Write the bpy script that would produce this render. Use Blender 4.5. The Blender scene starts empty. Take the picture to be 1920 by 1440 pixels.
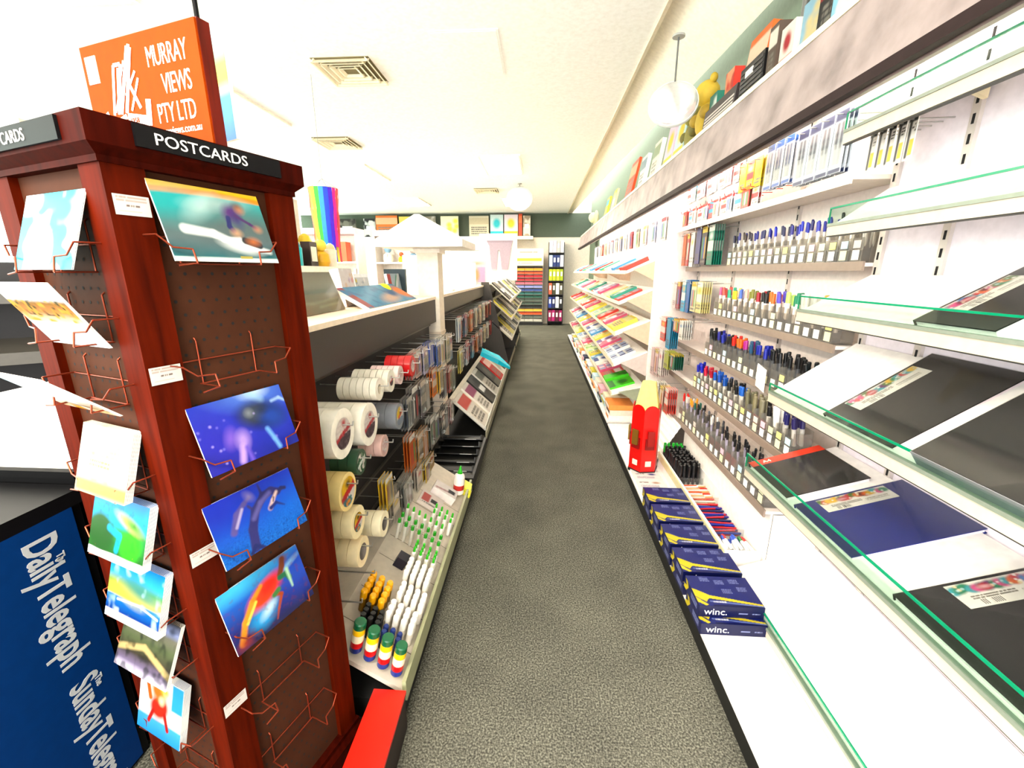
import bpy, math, random
import numpy as np
from mathutils import Matrix, Vector, Euler

# ------------------------------------------------------------------ camera, world, light, exposure
SC = bpy.context.scene
COL = SC.collection
_cam = bpy.data.cameras.new('camera')
_cam.sensor_fit = 'HORIZONTAL'; _cam.sensor_width = 36.0; _cam.lens = 15.0
_cam.clip_start = 0.02; _cam.clip_end = 100
CAM = bpy.data.objects.new('camera', _cam); COL.objects.link(CAM)
CAM.location = (0, 0, 1.5)
CAM.rotation_euler = (math.radians(90 - 14.708), 0, math.radians(3.597))
SC.camera = CAM
W = bpy.data.worlds.new('world'); SC.world = W; W.use_nodes = True
W.node_tree.nodes['Background'].inputs[0].default_value = (1.0, 0.985, 0.965, 1)   # even light added through the open front and left side to brighten the ceiling
W.node_tree.nodes['Background'].inputs[1].default_value = 2.6
SC.view_settings.view_transform = 'Standard'
SC.view_settings.look = 'None'
SC.view_settings.gamma = 1.0
SC.view_settings.use_curve_mapping = False
SC.view_settings.exposure = 1.75
SC.cycles.max_bounces = 7
SC.cycles.diffuse_bounces = 4
SC.cycles.glossy_bounces = 3
SC.cycles.transparent_max_bounces = 24
SC.cycles.caustics_reflective = False
SC.cycles.caustics_refractive = False
SC.cycles.sample_clamp_indirect = 6.0
LIGHT_TROFFER = 22.0      # emission of the recessed ceiling panels
LIGHT_BATTEN = 21.0       # emission of the tubes behind the pelmet
RNG = random.Random(7)

# ------------------------------------------------------------------ materials
def lin(c):
    if isinstance(c, str):
        c = tuple(int(c[i:i + 2], 16) / 255 for i in (0, 2, 4))
    return tuple((x / 12.92 if x <= .04045 else ((x + .055) / 1.055) ** 2.4) ** 1.22 for x in c)

_MATS = {}
def mat(c, rough=.5, metal=0., kind='plain', spec=.5):
    """Procedural material: colour with a faint noise variation; kinds add grain, specks, weave, clear film ..."""
    key = (c, rough, metal, kind, spec)
    if key in _MATS: return _MATS[key]
    m = bpy.data.materials.new('%s_%s' % (kind, c if isinstance(c, str) else 'c')); m.use_nodes = True
    nt = m.node_tree; N = nt.nodes; L = nt.links
    b = N['Principled BSDF']; out = N['Material Output']
    b.inputs['Roughness'].default_value = rough; b.inputs['Metallic'].default_value = metal
    b.inputs['Specular IOR Level'].default_value = spec
    col = lin(c)
    def node(t, **kw):
        n = N.new(t)
        for k, v in kw.items(): setattr(n, k, v)
        return n
    def noise(scale, detail=3, vec=None):
        n = node('ShaderNodeTexNoise'); n.inputs['Scale'].default_value = scale; n.inputs['Detail'].default_value = detail
        if vec: L.new(vec, n.inputs['Vector'])
        return n
    def ramp(fac, stops):
        r = node('ShaderNodeValToRGB'); L.new(fac, r.inputs[0]); e = r.color_ramp.elements
        while len(e) < len(stops): e.new(.5)
        for el, (p, cc) in zip(e, stops): el.position = p; el.color = (*cc, 1)
        return r
    sc = lambda k: tuple(min(1, x * k) for x in col)
    tc = node('ShaderNodeTexCoord')
    if kind == 'plain':
        n = noise(35, 2, tc.outputs['Object']); r = ramp(n.outputs['Fac'], [(.3, sc(.93)), (.7, sc(1.05))])
        L.new(r.outputs[0], b.inputs['Base Color'])
    elif kind == 'wood':
        mp = node('ShaderNodeMapping'); mp.inputs['Scale'].default_value = (1, 1, .08); L.new(tc.outputs['Object'], mp.inputs[0])
        n = noise(70, 6, mp.outputs[0]); r = ramp(n.outputs['Fac'], [(.28, sc(.55)), (.5, sc(1)), (.75, sc(1.35))])
        L.new(r.outputs[0], b.inputs['Base Color'])
        b.inputs['Coat Weight'].default_value = .0; b.inputs['Coat Roughness'].default_value = .3
    elif kind == 'carpet':
        n = noise(160, 3, tc.outputs['Object']); n2 = noise(3.5, 3, tc.outputs['Object'])
        r = ramp(n.outputs['Fac'], [(.33, sc(.30)), (.5, sc(.85)), (.68, sc(1.9))])
        r2 = ramp(n2.outputs['Fac'], [(.3, (.82, .82, .82)), (.7, (1.12, 1.12, 1.10))])
        mx = node('ShaderNodeMix', data_type='RGBA', blend_type='MULTIPLY'); mx.inputs[0].default_value = 1
        L.new(r.outputs[0], mx.inputs[6]); L.new(r2.outputs[0], mx.inputs[7]); L.new(mx.outputs[2], b.inputs['Base Color'])
        bp = node('ShaderNodeBump'); bp.inputs['Strength'].default_value = .5; bp.inputs['Distance'].default_value = .004
        L.new(n.outputs['Fac'], bp.inputs['Height']); L.new(bp.outputs[0], b.inputs['Normal'])
    elif kind == 'marble':
        n = noise(5.5, 7, tc.outputs['Object']); r = ramp(n.outputs['Fac'], [(.3, sc(.62)), (.5, sc(1)), (.68, sc(1.25))])
        L.new(r.outputs[0], b.inputs['Base Color'])
    elif kind == 'film':        # clear shrink film / acrylic: mostly transparent with a sheen
        tr = node('ShaderNodeBsdfTransparent'); tr.inputs[0].default_value = (*col, 1)
        gl = node('ShaderNodeBsdfGlossy'); gl.inputs['Roughness'].default_value = rough
        df = node('ShaderNodeBsdfDiffuse'); df.inputs[0].default_value = (.8, .8, .8, 1)
        lw = node('ShaderNodeLayerWeight'); lw.inputs[0].default_value = .25
        m1 = node('ShaderNodeMixShader'); m1.inputs[0].default_value = spec * .25
        L.new(tr.outputs[0], m1.inputs[1]); L.new(df.outputs[0], m1.inputs[2])
        m2 = node('ShaderNodeMixShader'); mt = node('ShaderNodeMath', operation='MULTIPLY'); mt.inputs[1].default_value = .16 if spec < .05 else .40
        L.new(lw.outputs['Fresnel'], mt.inputs[0]); L.new(mt.outputs[0], m2.inputs[0])
        L.new(m1.outputs[0], m2.inputs[1]); L.new(gl.outputs[0], m2.inputs[2]); L.new(m2.outputs[0], out.inputs[0])
    elif kind == 'lamp':
        em = node('ShaderNodeEmission'); em.inputs[0].default_value = (*col, 1); em.inputs[1].default_value = rough
        L.new(em.outputs[0], out.inputs[0])
    elif kind == 'print':       # flat print: colour comes from the sheet's own colour attribute
        a = node('ShaderNodeAttribute', attribute_name='ink'); mx = node('ShaderNodeMix', data_type='RGBA', blend_type='MULTIPLY'); mx.inputs[0].default_value = 1
        n = noise(30, 2, tc.outputs['Object']); r = ramp(n.outputs['Fac'], [(.3, (.60, .60, .60)), (.7, (.66, .66, .66))])   # ink density of the stock
        L.new(a.outputs['Color'], mx.inputs[6]); L.new(r.outputs[0], mx.inputs[7]); L.new(mx.outputs[2], b.inputs['Base Color'])
    elif kind == 'weave':
        w = node('ShaderNodeTexWave'); w.inputs['Scale'].default_value = 60; w.inputs['Distortion'].default_value = 2
        L.new(tc.outputs['Object'], w.inputs['Vector']); r = ramp(w.outputs['Fac'], [(0, sc(.8)), (1, sc(1.15))])
        L.new(r.outputs[0], b.inputs['Base Color'])
    _MATS[key] = m
    return m

WHITE = mat('f2efea', .45)
CREAM = mat('efe6d6', .55)
STEEL = mat('c9c9c6', .3, .9)
CHROME = mat('dcd6d0', .18, 1.)
COPPER = mat('a8553c', .3, .8)
BLACK = mat('141316', .5, spec=.15)
INK = mat('100f12', .6)
PRINT = mat('808080', .45, kind='print', spec=.25)
PRINTG = mat('808080', .3, kind='print', spec=.3)
CLEAR = mat('f8f9f8', .08, kind='film', spec=.12)
FILM = mat('fafaf8', .12, kind='film', spec=.04)
GLASS = mat('eef7f2', .04, kind='film', spec=.0)
GLASSEDGE = mat('0c8f6a', .15)
HOLE = mat('0a0505', .9)
ORD = ['first', 'second', 'third', 'fourth', 'fifth', 'sixth', 'seventh', 'eighth', 'ninth', 'tenth', 'eleventh', 'twelfth', 'thirteenth', 'fourteenth', 'fifteenth', 'sixteenth', 'seventeenth', 'eighteenth', 'nineteenth', 'twentieth'] + ['twenty-' + w for w in ('first', 'second', 'third', 'fourth', 'fifth', 'sixth', 'seventh', 'eighth', 'ninth')]

# ------------------------------------------------------------------ mesh building
class B:
    def __init__(s): s.v = []; s.f = []; s.m = []; s.s = []
    def add(s, vs, fs, m=0, smooth=False, M=None):
        o = len(s.v)
        s.v += [tuple(M @ Vector(v)) for v in vs] if M is not None else [tuple(v) for v in vs]
        for i, f in enumerate(fs):
            s.f.append(tuple(k + o for k in f)); s.m.append(m); s.s.append(smooth[i] if isinstance(smooth, list) else smooth)
        return s
    def box(s, x0, x1, y0, y1, z0, z1, m=0, M=None):
        vs = [(x0, y0, z0), (x1, y0, z0), (x1, y1, z0), (x0, y1, z0), (x0, y0, z1), (x1, y0, z1), (x1, y1, z1), (x0, y1, z1)]
        return s.add(vs, [(0, 3, 2, 1), (4, 5, 6, 7), (0, 1, 5, 4), (1, 2, 6, 5), (2, 3, 7, 6), (3, 0, 4, 7)], m, False, M)
    def prism(s, pts, a, b, ax='y', m=0, M=None):
        """polygon pts (2-D) swept from a to b along ax; pts are (x,z) for y, (x,y) for z, (y,z) for x"""
        P = {'y': lambda p, t: (p[0], t, p[1]), 'z': lambda p, t: (p[0], p[1], t), 'x': lambda p, t: (t, p[0], p[1])}[ax]
        n = len(pts); vs = [P(p, a) for p in pts] + [P(p, b) for p in pts]
        fs = [tuple(range(n))[::-1], tuple(range(n, 2 * n))] + [(i, (i + 1) % n, n + (i + 1) % n, n + i) for i in range(n)]
        return s.add(vs, fs, m, False, M)
    def cyl(s, p0, p1, r0, r1=None, n=12, m=0, caps=True, mcap=None, M=None):
        p0 = Vector(p0); p1 = Vector(p1); r1 = r0 if r1 is None else r1
        d = (p1 - p0).normalized(); a = d.orthogonal().normalized(); b = d.cross(a)
        vs = []
        for p, r in ((p0, r0), (p1, r1)):
            for i in range(n):
                t = 2 * math.pi * i / n; vs.append(p + a * (r * math.cos(t)) + b * (r * math.sin(t)))
        s.add(vs, [(i, (i + 1) % n, n + (i + 1) % n, n + i) for i in range(n)], m, True, M)
        if caps:
            mc = m if mcap is None else mcap
            s.add(vs, [tuple(range(n))[::-1], tuple(range(n, 2 * n))], mc, False, M)
        return s
    def lathe(s, prof, n=16, m=0, M=None, flat=False):
        """prof: (r, z) or (r, z, material) from bottom to top around local z"""
        vs = []; ms = []
        for p in prof:
            for i in range(n):
                t = 2 * math.pi * i / n; vs.append((p[0] * math.cos(t), p[0] * math.sin(t), p[1]))
            ms.append(p[2] if len(p) > 2 else m)
        for k in range(len(prof) - 1):
            s.add([], [], 0)
            o = len(s.v)
            ring = vs[k * n:(k + 2) * n]
            s.add(ring, [(i, (i + 1) % n, n + (i + 1) % n, n + i) for i in range(n)], ms[k + 1], not flat, M)
        s.add(vs[:n], [tuple(range(n))[::-1]], ms[0], False, M); s.add(vs[-n:], [tuple(range(n))], ms[-1], False, M)
        return s
    def ring(s, x0, x1, ro, ri, n=24, m=0, mi=None, M=None):
        """hollow roll around local x"""
        mi = m if mi is None else mi
        P = lambda x, r: [(x, r * math.cos(2 * math.pi * i / n), r * math.sin(2 * math.pi * i / n)) for i in range(n)]
        A = P(x0, ro) + P(x1, ro) + P(x0, ri) + P(x1, ri)
        q = lambda a, b: [(a + i, a + (i + 1) % n, b + (i + 1) % n, b + i) for i in range(n)]
        s.add(A, q(0, n), m, True, M); s.add(A, q(3 * n, 2 * n), mi, True, M)
        s.add(A, q(n, 3 * n), m, False, M); s.add(A, q(2 * n, 0), m, False, M)
        return s
    def tube(s, pts, r, n=6, m=0, M=None):
        for a, b in zip(pts[:-1], pts[1:]): s.cyl(a, b, r, n=n, m=m, M=M)
        return s
    def ball(s, c, rx, ry=None, rz=None, n=12, k=8, m=0, M=None):
        ry = ry or rx; rz = rz or rx; vs = []
        for j in range(k + 1):
            ph = math.pi * j / k
            for i in range(n):
                t = 2 * math.pi * i / n
                vs.append((c[0] + rx * math.sin(ph) * math.cos(t), c[1] + ry * math.sin(ph) * math.sin(t), c[2] + rz * math.cos(ph)))
        fs = [(j * n + i, (j + 1) * n + i, (j + 1) * n + (i + 1) % n, j * n + (i + 1) % n) for j in range(k) for i in range(n)]
        return s.add(vs, fs, m, True, M)
    def mesh(s, name, mats):
        me = bpy.data.meshes.new(name); me.from_pydata(s.v, [], s.f)
        for x in (mats if isinstance(mats, (list, tuple)) else [mats]): me.materials.append(x)
        me.polygons.foreach_set('material_index', s.m); me.polygons.foreach_set('use_smooth', s.s)
        me.update(); return me
    def build(s, name, mats, parent=None, M=None):
        return place(name, s.mesh(name, mats), parent, M)

def place(name, me, parent=None, M=None):
    o = bpy.data.objects.new(name, me); COL.objects.link(o)
    if parent is not None: o.parent = parent
    if M is not None: o.matrix_local = M
    return o
def tag(o, label, cat, group=None, kind=None):
    if label: o['label'] = label
    if cat: o['category'] = cat
    if group: o['group'] = group
    if kind: o['kind'] = kind
    return o
def struct(o): o['kind'] = 'structure'; return o
def empty(name, loc=(0, 0, 0), rz=0., label=None, cat=None, group=None, M=None):
    o = bpy.data.objects.new(name, None); COL.objects.link(o); o.empty_display_size = .05
    if M is not None: o.matrix_local = M
    else: o.location = loc; o.rotation_euler = (0, 0, rz)
    if label: tag(o, label, cat, group)
    return o
def dup(root, M=None, label=None, group=None):
    """a copy of a thing, its parts and their sub-parts, sharing mesh data"""
    r = root.copy(); COL.objects.link(r)
    if M is not None: r.matrix_local = M
    if label: r['label'] = label
    if group: r['group'] = group
    for ch in root.children:
        c = ch.copy(); COL.objects.link(c); c.parent = r
        for g in ch.children:
            d = g.copy(); COL.objects.link(d); d.parent = c
    return r
def TR(x=0, y=0, z=0, rx=0, ry=0, rz=0):
    return Matrix.Translation((x, y, z)) @ Euler((rx, ry, rz)).to_matrix().to_4x4()
def axes(o, X, Y, Z):
    X = Vector(X).normalized(); Y = Vector(Y).normalized(); Z = Vector(Z).normalized()
    m = Matrix.Identity(4)
    for i in range(3): m[i][0] = X[i]; m[i][1] = Y[i]; m[i][2] = Z[i]; m[i][3] = o[i]
    return m

# ------------------------------------------------------------------ flat print: sheets whose ink is worked out point by point
class Art:
    """a little canvas; u runs 0..asp left to right, v runs 0..1 bottom to top"""
    def __init__(s, w, h, px, base='ffffff'):
        s.w, s.h = w, h; s.nx = max(2, int(round(w / px))); s.ny = max(2, int(round(h / px)))
        s.asp = w / h; s.base = base
        gx, gy = np.meshgrid(np.linspace(0, s.asp, s.nx + 1), np.linspace(0, 1, s.ny + 1)); s.u, s.v = gx, gy
        s.a = np.empty(gx.shape + (3,)); s.a[:] = lin(base)
    def over(s, mask, c):
        k = np.clip(mask, 0, 1)[..., None]; s.a = s.a * (1 - k) + np.array(lin(c)) * k; return s
    def soft(s, d, w=.02): return np.clip(.5 - d / w, 0, 1)
    def rect(s, x0, y0, x1, y1, c, w=.012):
        d = np.maximum(np.maximum(x0 - s.u, s.u - x1), np.maximum(y0 - s.v, s.v - y1)); return s.over(s.soft(d, w), c)
    def ell(s, x, y, rx, ry, c, ang=0, w=.06):
        ca, sa = math.cos(ang), math.sin(ang); X = (s.u - x) * ca + (s.v - y) * sa; Y = -(s.u - x) * sa + (s.v - y) * ca
        d = np.sqrt((X / rx) ** 2 + (Y / ry) ** 2) - 1; return s.over(np.clip(.5 - d / max(w / min(rx, ry), 1e-3) * .5, 0, 1), c)
    def seg(s, pts, r, c, w=.02, r2=None):
        for i, ((x0, y0), (x1, y1)) in enumerate(zip(pts[:-1], pts[1:])):
            dx, dy = x1 - x0, y1 - y0; t = np.clip(((s.u - x0) * dx + (s.v - y0) * dy) / (dx * dx + dy * dy + 1e-9), 0, 1)
            rr = r if r2 is None else r + (r2 - r) * ((i + t) / (len(pts) - 1))
            s.over(s.soft(np.hypot(s.u - x0 - t * dx, s.v - y0 - t * dy) - rr, w), c)
        return s
    def poly(s, pts, c):
        inside = np.zeros(s.u.shape, bool); j = len(pts) - 1
        for i in range(len(pts)):
            xi, yi = pts[i]; xj, yj = pts[j]
            cond = ((yi > s.v) != (yj > s.v)) & (s.u < (xj - xi) * (s.v - yi) / (yj - yi + 1e-12) + xi)
            inside ^= cond; j = i
        return s.over(inside.astype(float), c)
    def vgrad(s, stops):
        vs = [p for p, _ in stops]; cs = np.array([lin(c) for _, c in stops])
        for k in range(3): s.a[..., k] = np.interp(s.v, vs, cs[:, k])
        return s
    def noise(s, scale, seed=0):
        r = np.random.RandomState(seed); n = int(max(s.asp, 1) * scale) + 3; g = r.rand(n, n)
        x = s.u * scale; y = s.v * scale; i = x.astype(int) % (n - 1); j = y.astype(int) % (n - 1); fx = x - np.floor(x); fy = y - np.floor(y)
        fx = fx * fx * (3 - 2 * fx); fy = fy * fy * (3 - 2 * fy)
        return (g[j, i] * (1 - fx) + g[j, i + 1] * fx) * (1 - fy) + (g[j + 1, i] * (1 - fx) + g[j + 1, i + 1] * fx) * fy
    def cloud(s, c, scale, lo, hi, seed=0, amt=1.):
        n = (s.noise(scale, seed) + .5 * s.noise(scale * 2.1, seed + 1)) / 1.5
        return s.over(np.clip((n - lo) / (hi - lo), 0, 1) * amt, c)
    def dots(s, n, cols, seed, r=(.03, .07), box=None):
        R = random.Random(seed); x0, y0, x1, y1 = box or (0, 0, s.asp, 1)
        for _ in range(n):
            q = R.uniform(*r); s.ell(R.uniform(x0, x1), R.uniform(y0, y1), q, q, R.choice(cols), w=.02)
        return s
    def lines(s, x0, y0, x1, y1, n, c, seed=0, fill=.6):
        """rows of small print"""
        R = random.Random(seed); h = (y1 - y0) / n
        for k in range(n):
            y = y0 + (k + .5) * h; x = x0
            while x < x1 - .01:
                q = R.uniform(.02, .08) * (x1 - x0) * 2; s.rect(x, y - h * fill / 2, min(x1, x + q), y + h * fill / 2, c, w=.006); x += q + .012
        return s
    def mesh(s, name, m=None, curve=0.):
        w, h = s.w, s.h; nx, ny = s.nx + 1, s.ny + 1
        x = s.u / s.asp * w - w / 2; y = s.v * h
        z = curve * (1 - ((s.u / s.asp) * 2 - 1) ** 2)
        co = np.stack([x, y, z], -1).reshape(-1, 3)
        idx = np.arange(nx * ny).reshape(ny, nx)
        q = np.stack([idx[:-1, :-1], idx[:-1, 1:], idx[1:, 1:], idx[1:, :-1]], -1).reshape(-1, 4)
        me = bpy.data.meshes.new(name); me.vertices.add(len(co)); me.vertices.foreach_set('co', co.astype(np.float32).ravel())
        me.loops.add(q.size); me.loops.foreach_set('vertex_index', q.ravel().astype(np.int32))
        me.polygons.add(len(q)); me.polygons.foreach_set('loop_start', np.arange(0, q.size, 4, dtype=np.int32))
        me.update(calc_edges=True)
        at = me.attributes.new('ink', 'FLOAT_COLOR', 'POINT')
        rgba = np.ones((len(co), 4), np.float32); rgba[:, :3] = s.a.reshape(-1, 3); at.data.foreach_set('color', rgba.ravel())
        me.materials.append(m or PRINT); return me

def lettering(txt, size, m, parent=None, M=None, align='LEFT', name='lettering', squash=1., depth=.0004, space=1., bold=0.):
    cu = bpy.data.curves.new('txt', 'FONT'); cu.body = txt; cu.size = size; cu.align_x = align; cu.extrude = depth
    cu.space_character = space; cu.space_line = .95; cu.resolution_u = 3; cu.offset = bold * size
    tmp = bpy.data.objects.new('txt', cu); COL.objects.link(tmp)
    me = bpy.data.meshes.new_from_object(tmp); bpy.data.objects.remove(tmp); bpy.data.curves.remove(cu)
    me.name = name; me.materials.clear(); me.materials.append(m)
    if squash != 1.: me.transform(Matrix.Diagonal((squash, 1, 1, 1)))
    return place(name, me, parent, M)

# ------------------------------------------------------------------ the room
CEIL = 3.10
BACKY = 12.9
XL, XR = -7.0, 1.42
def slab(name, x0, x1, y0, y1, z0, z1, m): return struct(B().box(x0, x1, y0, y1, z0, z1).build(name, m))
slab('floor', XL - .1, XR + .1, -2.5, BACKY + .1, -.06, 0, mat('706f66', .95, kind='carpet', spec=.05))
slab('wall_back', XL, XR, BACKY, BACKY + .1, 0, CEIL + .3, mat('e6ddcf', .8))
slab('trim_3', XL, XR, BACKY - .012, BACKY, 2.46, CEIL, mat('5f6a5c', .8))
wl = slab('wall_left', XL - .1, XL, -2.5, BACKY + .1, 0, .35, mat('e9e4da', .8))
for i in range(7):      # glazing added on the unseen left side to let world light onto the ceiling
    y = -2.5 + i * 2.2
    B().box(XL - .06, XL - .01, y, y + .06, .35, CEIL).build('added_mullion', mat('d8d4cc', .4), wl)
    w_ = struct(B().box(XL - .04, XL - .032, y + .06, y + 2.2, .35, CEIL).build('added_window_%d' % (i + 1), GLASS))
slab('wall_right', XR, XR + .1, -2.5, BACKY + .1, 0, CEIL + .3, mat('75836f', .8))
# main ceiling, with its dropped edge over the aisle's right side and the higher soffit beyond it
ceiling = slab('ceiling', XL, .75, -2.5, BACKY, CEIL, CEIL + .2, mat('fdfcf8', .8))
slab('trim_1', .75, .775, -2.5, BACKY, CEIL - .015, CEIL + .12, mat('dfd3bd', .6))
struct(B().add([(.775, -2.5, CEIL + .08), (.775, BACKY, CEIL + .08), (.90, BACKY, CEIL + .02), (1.42, -2.5, CEIL - .28),
               (.775, -2.5, CEIL + .2), (.775, BACKY, CEIL + .2), (.90, BACKY, CEIL + .2), (1.42, -2.5, CEIL + .2)],
              [(0, 1, 2, 3), (7, 6, 5, 4), (0, 4, 5, 1), (1, 5, 6, 2), (2, 6, 7, 3), (3, 7, 4, 0)]).build('trim_2', mat('fbf5e6', .8)))

def troffer(x, y, lx, ly, label):
    t = empty('ceiling_light', (x, y, CEIL), 0, label, 'ceiling light', 'recessed ceiling lights')
    f = B()
    for a in ((-lx / 2, lx / 2, -ly / 2, -ly / 2 + .03), (-lx / 2, lx / 2, ly / 2 - .03, ly / 2), (-lx / 2, -lx / 2 + .03, -ly / 2 + .03, ly / 2 - .03), (lx / 2 - .03, lx / 2, -ly / 2 + .03, ly / 2 - .03)):
        f.box(*a, -.022, 0)
    f.build('frame', mat('f4efe2', .5), t)
    B().box(-lx / 2 + .03, lx / 2 - .03, -ly / 2 + .03, ly / 2 - .03, -.008, -.001).build('diffuser', mat('fff6e6', LIGHT_TROFFER, kind='lamp'), t)
k = 0
for (x, y, w) in ((-2.75, 2.35, 'nearest the camera, left of the orange rack sign'), (-3.1, 4.6, 'behind the orange rack sign'), (-.55, -.6, 'over the aisle behind the camera'),
                  (-3.2, -.6, 'at the open front end, out to the left'), (-3.0, 7.6, 'over the middle of the shop, beyond the rainbow windsock'), (-.6, 7.2, 'over the far half of the aisle'),
                  (-3.0, 10.6, 'over the far left shelves by the back wall'), (-.6, 10.8, 'over the end of the aisle by the back wall'), (-5.4, 2.4, 'far left, by the side wall'), (-5.4, 7.0, 'far left side, halfway back'), (-1.7, -1.2, 'added behind the camera to brighten the carousel')):  # last panel is an unseen extra, added to brighten the carousel's left face
    troffer(x, y, .6, 1.2, 'recessed white fluorescent ceiling panel ' + w)

def vent(x, y, w, label):
    t = empty('ceiling_vent', (x, y, CEIL), 0, label, 'vent', 'square ceiling air vents')
    B().box(-w / 2, w / 2, -w / 2, w / 2, -.004, 0).build('backing', mat('8a7f5c', .8), t)
    for i in range(4):
        r = w / 2 - i * w / 9.5; q = B(); z0, z1 = -.03 + i * .003, -.012
        for sx, sy in ((1, 0), (-1, 0), (0, 1), (0, -1)):
            if sx: q.prism([(sx * r, z0), (sx * (r - .012), z0), (sx * (r - .032), z1 + .006), (sx * (r - .024), z1 + .008)], -r, r, 'y')
            else: q.prism([(sy * r, z0), (sy * (r - .012), z0), (sy * (r - .032), z1 + .006), (sy * (r - .024), z1 + .008)], -r, r, 'x')
        q.build('louvre', mat('f3ead0', .5), t)
vent(-1.57, 3.95, .46, 'square louvred air vent nearest the camera in the white ceiling')
vent(-2.6, 5.9, .46, 'square louvred air vent in the ceiling, second from the camera')
vent(-1.1, 9.3, .46, 'small-looking louvred air vent near the round hanging mirror far back')
pl = tag(B().box(-.24, .24, -.35, .35, -.006, 0).box(-.225, .225, -.335, .335, -.009, -.006).build('access_panel', mat('fdfcf8', .8)), 'flush white access panel in the ceiling right of the near vent', 'panel')
pl.location = (-.55, 3.75, CEIL)
for (x, y, w) in ((-2.05, 1.72, 'above the left light panel'), (-1.28, 1.92, 'beside the black hanging rod'), (-1.1, 2.2, 'right of the orange sign')):
    o = tag(B().lathe([(.03, -.004), (.03, 0)], 12).cyl((0, 0, -.03), (0, 0, -.004), .008, n=8).cyl((0, 0, -.034), (0, 0, -.03), .016, n=10).build('sprinkler_head', mat('b8b1a4', .3, .6)), 'small ceiling sprinkler head ' + w, 'sprinkler', 'ceiling sprinklers')
    o.location = (x, y, CEIL)

# ------------------------------------------------------------------ postcard carousel, near left
MAHOG = mat('581a03', .55, kind='wood', spec=.03)
MAHOG2 = mat('421004', .55, kind='wood', spec=.03)
PEG = mat('523324', .65, kind='plain', spec=.06)
RACK = empty('postcard_rack', (-.803, .921, 0), math.radians(-19.03), 'tall dark mahogany postcard carousel with pegboard sides and a stepped cornice', 'postcard rack')
HB = .18
for sx in (-1, 1):
    for sy in (-1, 1):
        B().box(min(sx * HB, sx * (HB - .062)), max(sx * HB, sx * (HB - .062)), min(sy * HB, sy * (HB - .062)), max(sy * HB, sy * (HB - .062)), .10, 1.67).build('post', MAHOG, RACK)
def slabz(b, h, z0, z1, h2=None):
    h2 = h if h2 is None else h2
    vs = [(-h, -h, z0), (h, -h, z0), (h, h, z0), (-h, h, z0), (-h2, -h2, z1), (h2, -h2, z1), (h2, h2, z1), (-h2, h2, z1)]
    return b.add(vs, [(0, 3, 2, 1), (4, 5, 6, 7), (0, 1, 5, 4), (1, 2, 6, 5), (2, 3, 7, 6), (3, 0, 4, 7)])
c = B(); slabz(c, .184, 1.668, 1.678); slabz(c, .184, 1.678, 1.692, .199); slabz(c, .199, 1.692, 1.735); c.build('cornice', MAHOG2, RACK)
c = B(); slabz(c, .20, 0, .07); slabz(c, .20, .07, .085, .188); slabz(c, .188, .085, .10); c.build('plinth', MAHOG2, RACK)
# four pegboards with real round holes shown as small dark recessed pegs
def pegboard(rz):
    p = B().box(-.118, .118, -.166, -.160, .10, 1.668).build('pegboard', PEG, RACK, TR(rz=rz))
    h = B(); nz = int(1.53 / .0254)
    for j in range(nz):
        for i in range(8):
            x = -.102 + i * .0254 + (.0127 if j % 2 else 0); z = .125 + j * .0254
            if x > .112: continue
            vs = [(x + .0034 * math.cos(a), -.1664, z + .0034 * math.sin(a)) for a in [math.pi / 4 * q for q in range(8)]]
            h.add(vs, [tuple(range(8))])
    o = h.build('peg_holes', HOLE, p); o['kind'] = 'stuff'
    return p
for q in range(4): pegboard(q * math.pi / 2)
# name plates on the cornice
plate = B().box(-.135, .135, -.204, -.199, 1.698, 1.732).build('name_plate', BLACK, RACK, TR(rz=math.pi / 2))
lettering('POSTCARDS', .026, mat('f2efe8', .5), plate, TR(-.108, -.2045, 1.706, rx=math.pi / 2), squash=1.15)
plate = B().box(-.135, .135, -.204, -.199, 1.698, 1.732).build('name_plate', BLACK, RACK)
lettering('GREETING CARDS', .026, mat('f2efe8', .5), plate, TR(.04, -.2045, 1.706, rx=math.pi / 2), align='RIGHT', squash=.95)
# price tags on the near post (right face)
for (y, z) in ((-.147, 1.607), (-.150, 1.318), (-.150, .937), (-.150, .543)):
    a = Art(.052, .032, .0016, 'f3e9e2'); a.lines(.12, .62, 1.5, .95, 2, 'c9b9b2', 3); a.lines(.55, .38, 1.15, .56, 1, '8a7a74', 5); a.rect(.2, .18, 1.2, .24, 'd8cac2')
    place('price_tag', a.mesh('price_tag'), RACK, axes((HB + .0012, y, z - .016), (0, 1, 0), (0, 0, 1), (1, 0, 0)))

# wire holders: local frame of a face: x right along the face, y up, z out of the face
def holder_wires(w, h, deep, tilt=.3):
    b = B(); r = .0016; k = w / 2
    top, bot = h * .55, 0.
    b.tube([(-k, top, .0), (-k, top, deep), (-k + .02, top - .02, deep + .004), (-k + .05, top - .022, deep + .008), (-k + .052, bot, deep + .012), (-k + .052, bot, .004)], r)
    b.tube([(k, top, .0), (k, top, deep), (k - .02, top - .02, deep + .004), (k - .05, top - .022, deep + .008), (k - .052, bot, deep + .012), (k - .052, bot, .004)], r)
    b.tube([(-k + .052, bot, .006), (k - .052, bot, .006)], r); b.tube([(-k + .052, bot, deep + .012), (-k + .02, bot - .004, deep + .012)], r)
    b.tube([(-k * .5, bot, .004), (-k * .5, h, .004), (-k * .5, h + .008, -.004)], r); b.tube([(k * .5, bot, .004), (k * .5, h, .004), (k * .5, h + .008, -.004)], r)
    b.tube([(-k, top, .002), (k, top, .002)], r)
    return b
def rface(y, z, off=0.): return axes((HB - .014 + off, y, z), (0, 1, 0), (0, 0, 1), (1, 0, 0))
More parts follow.
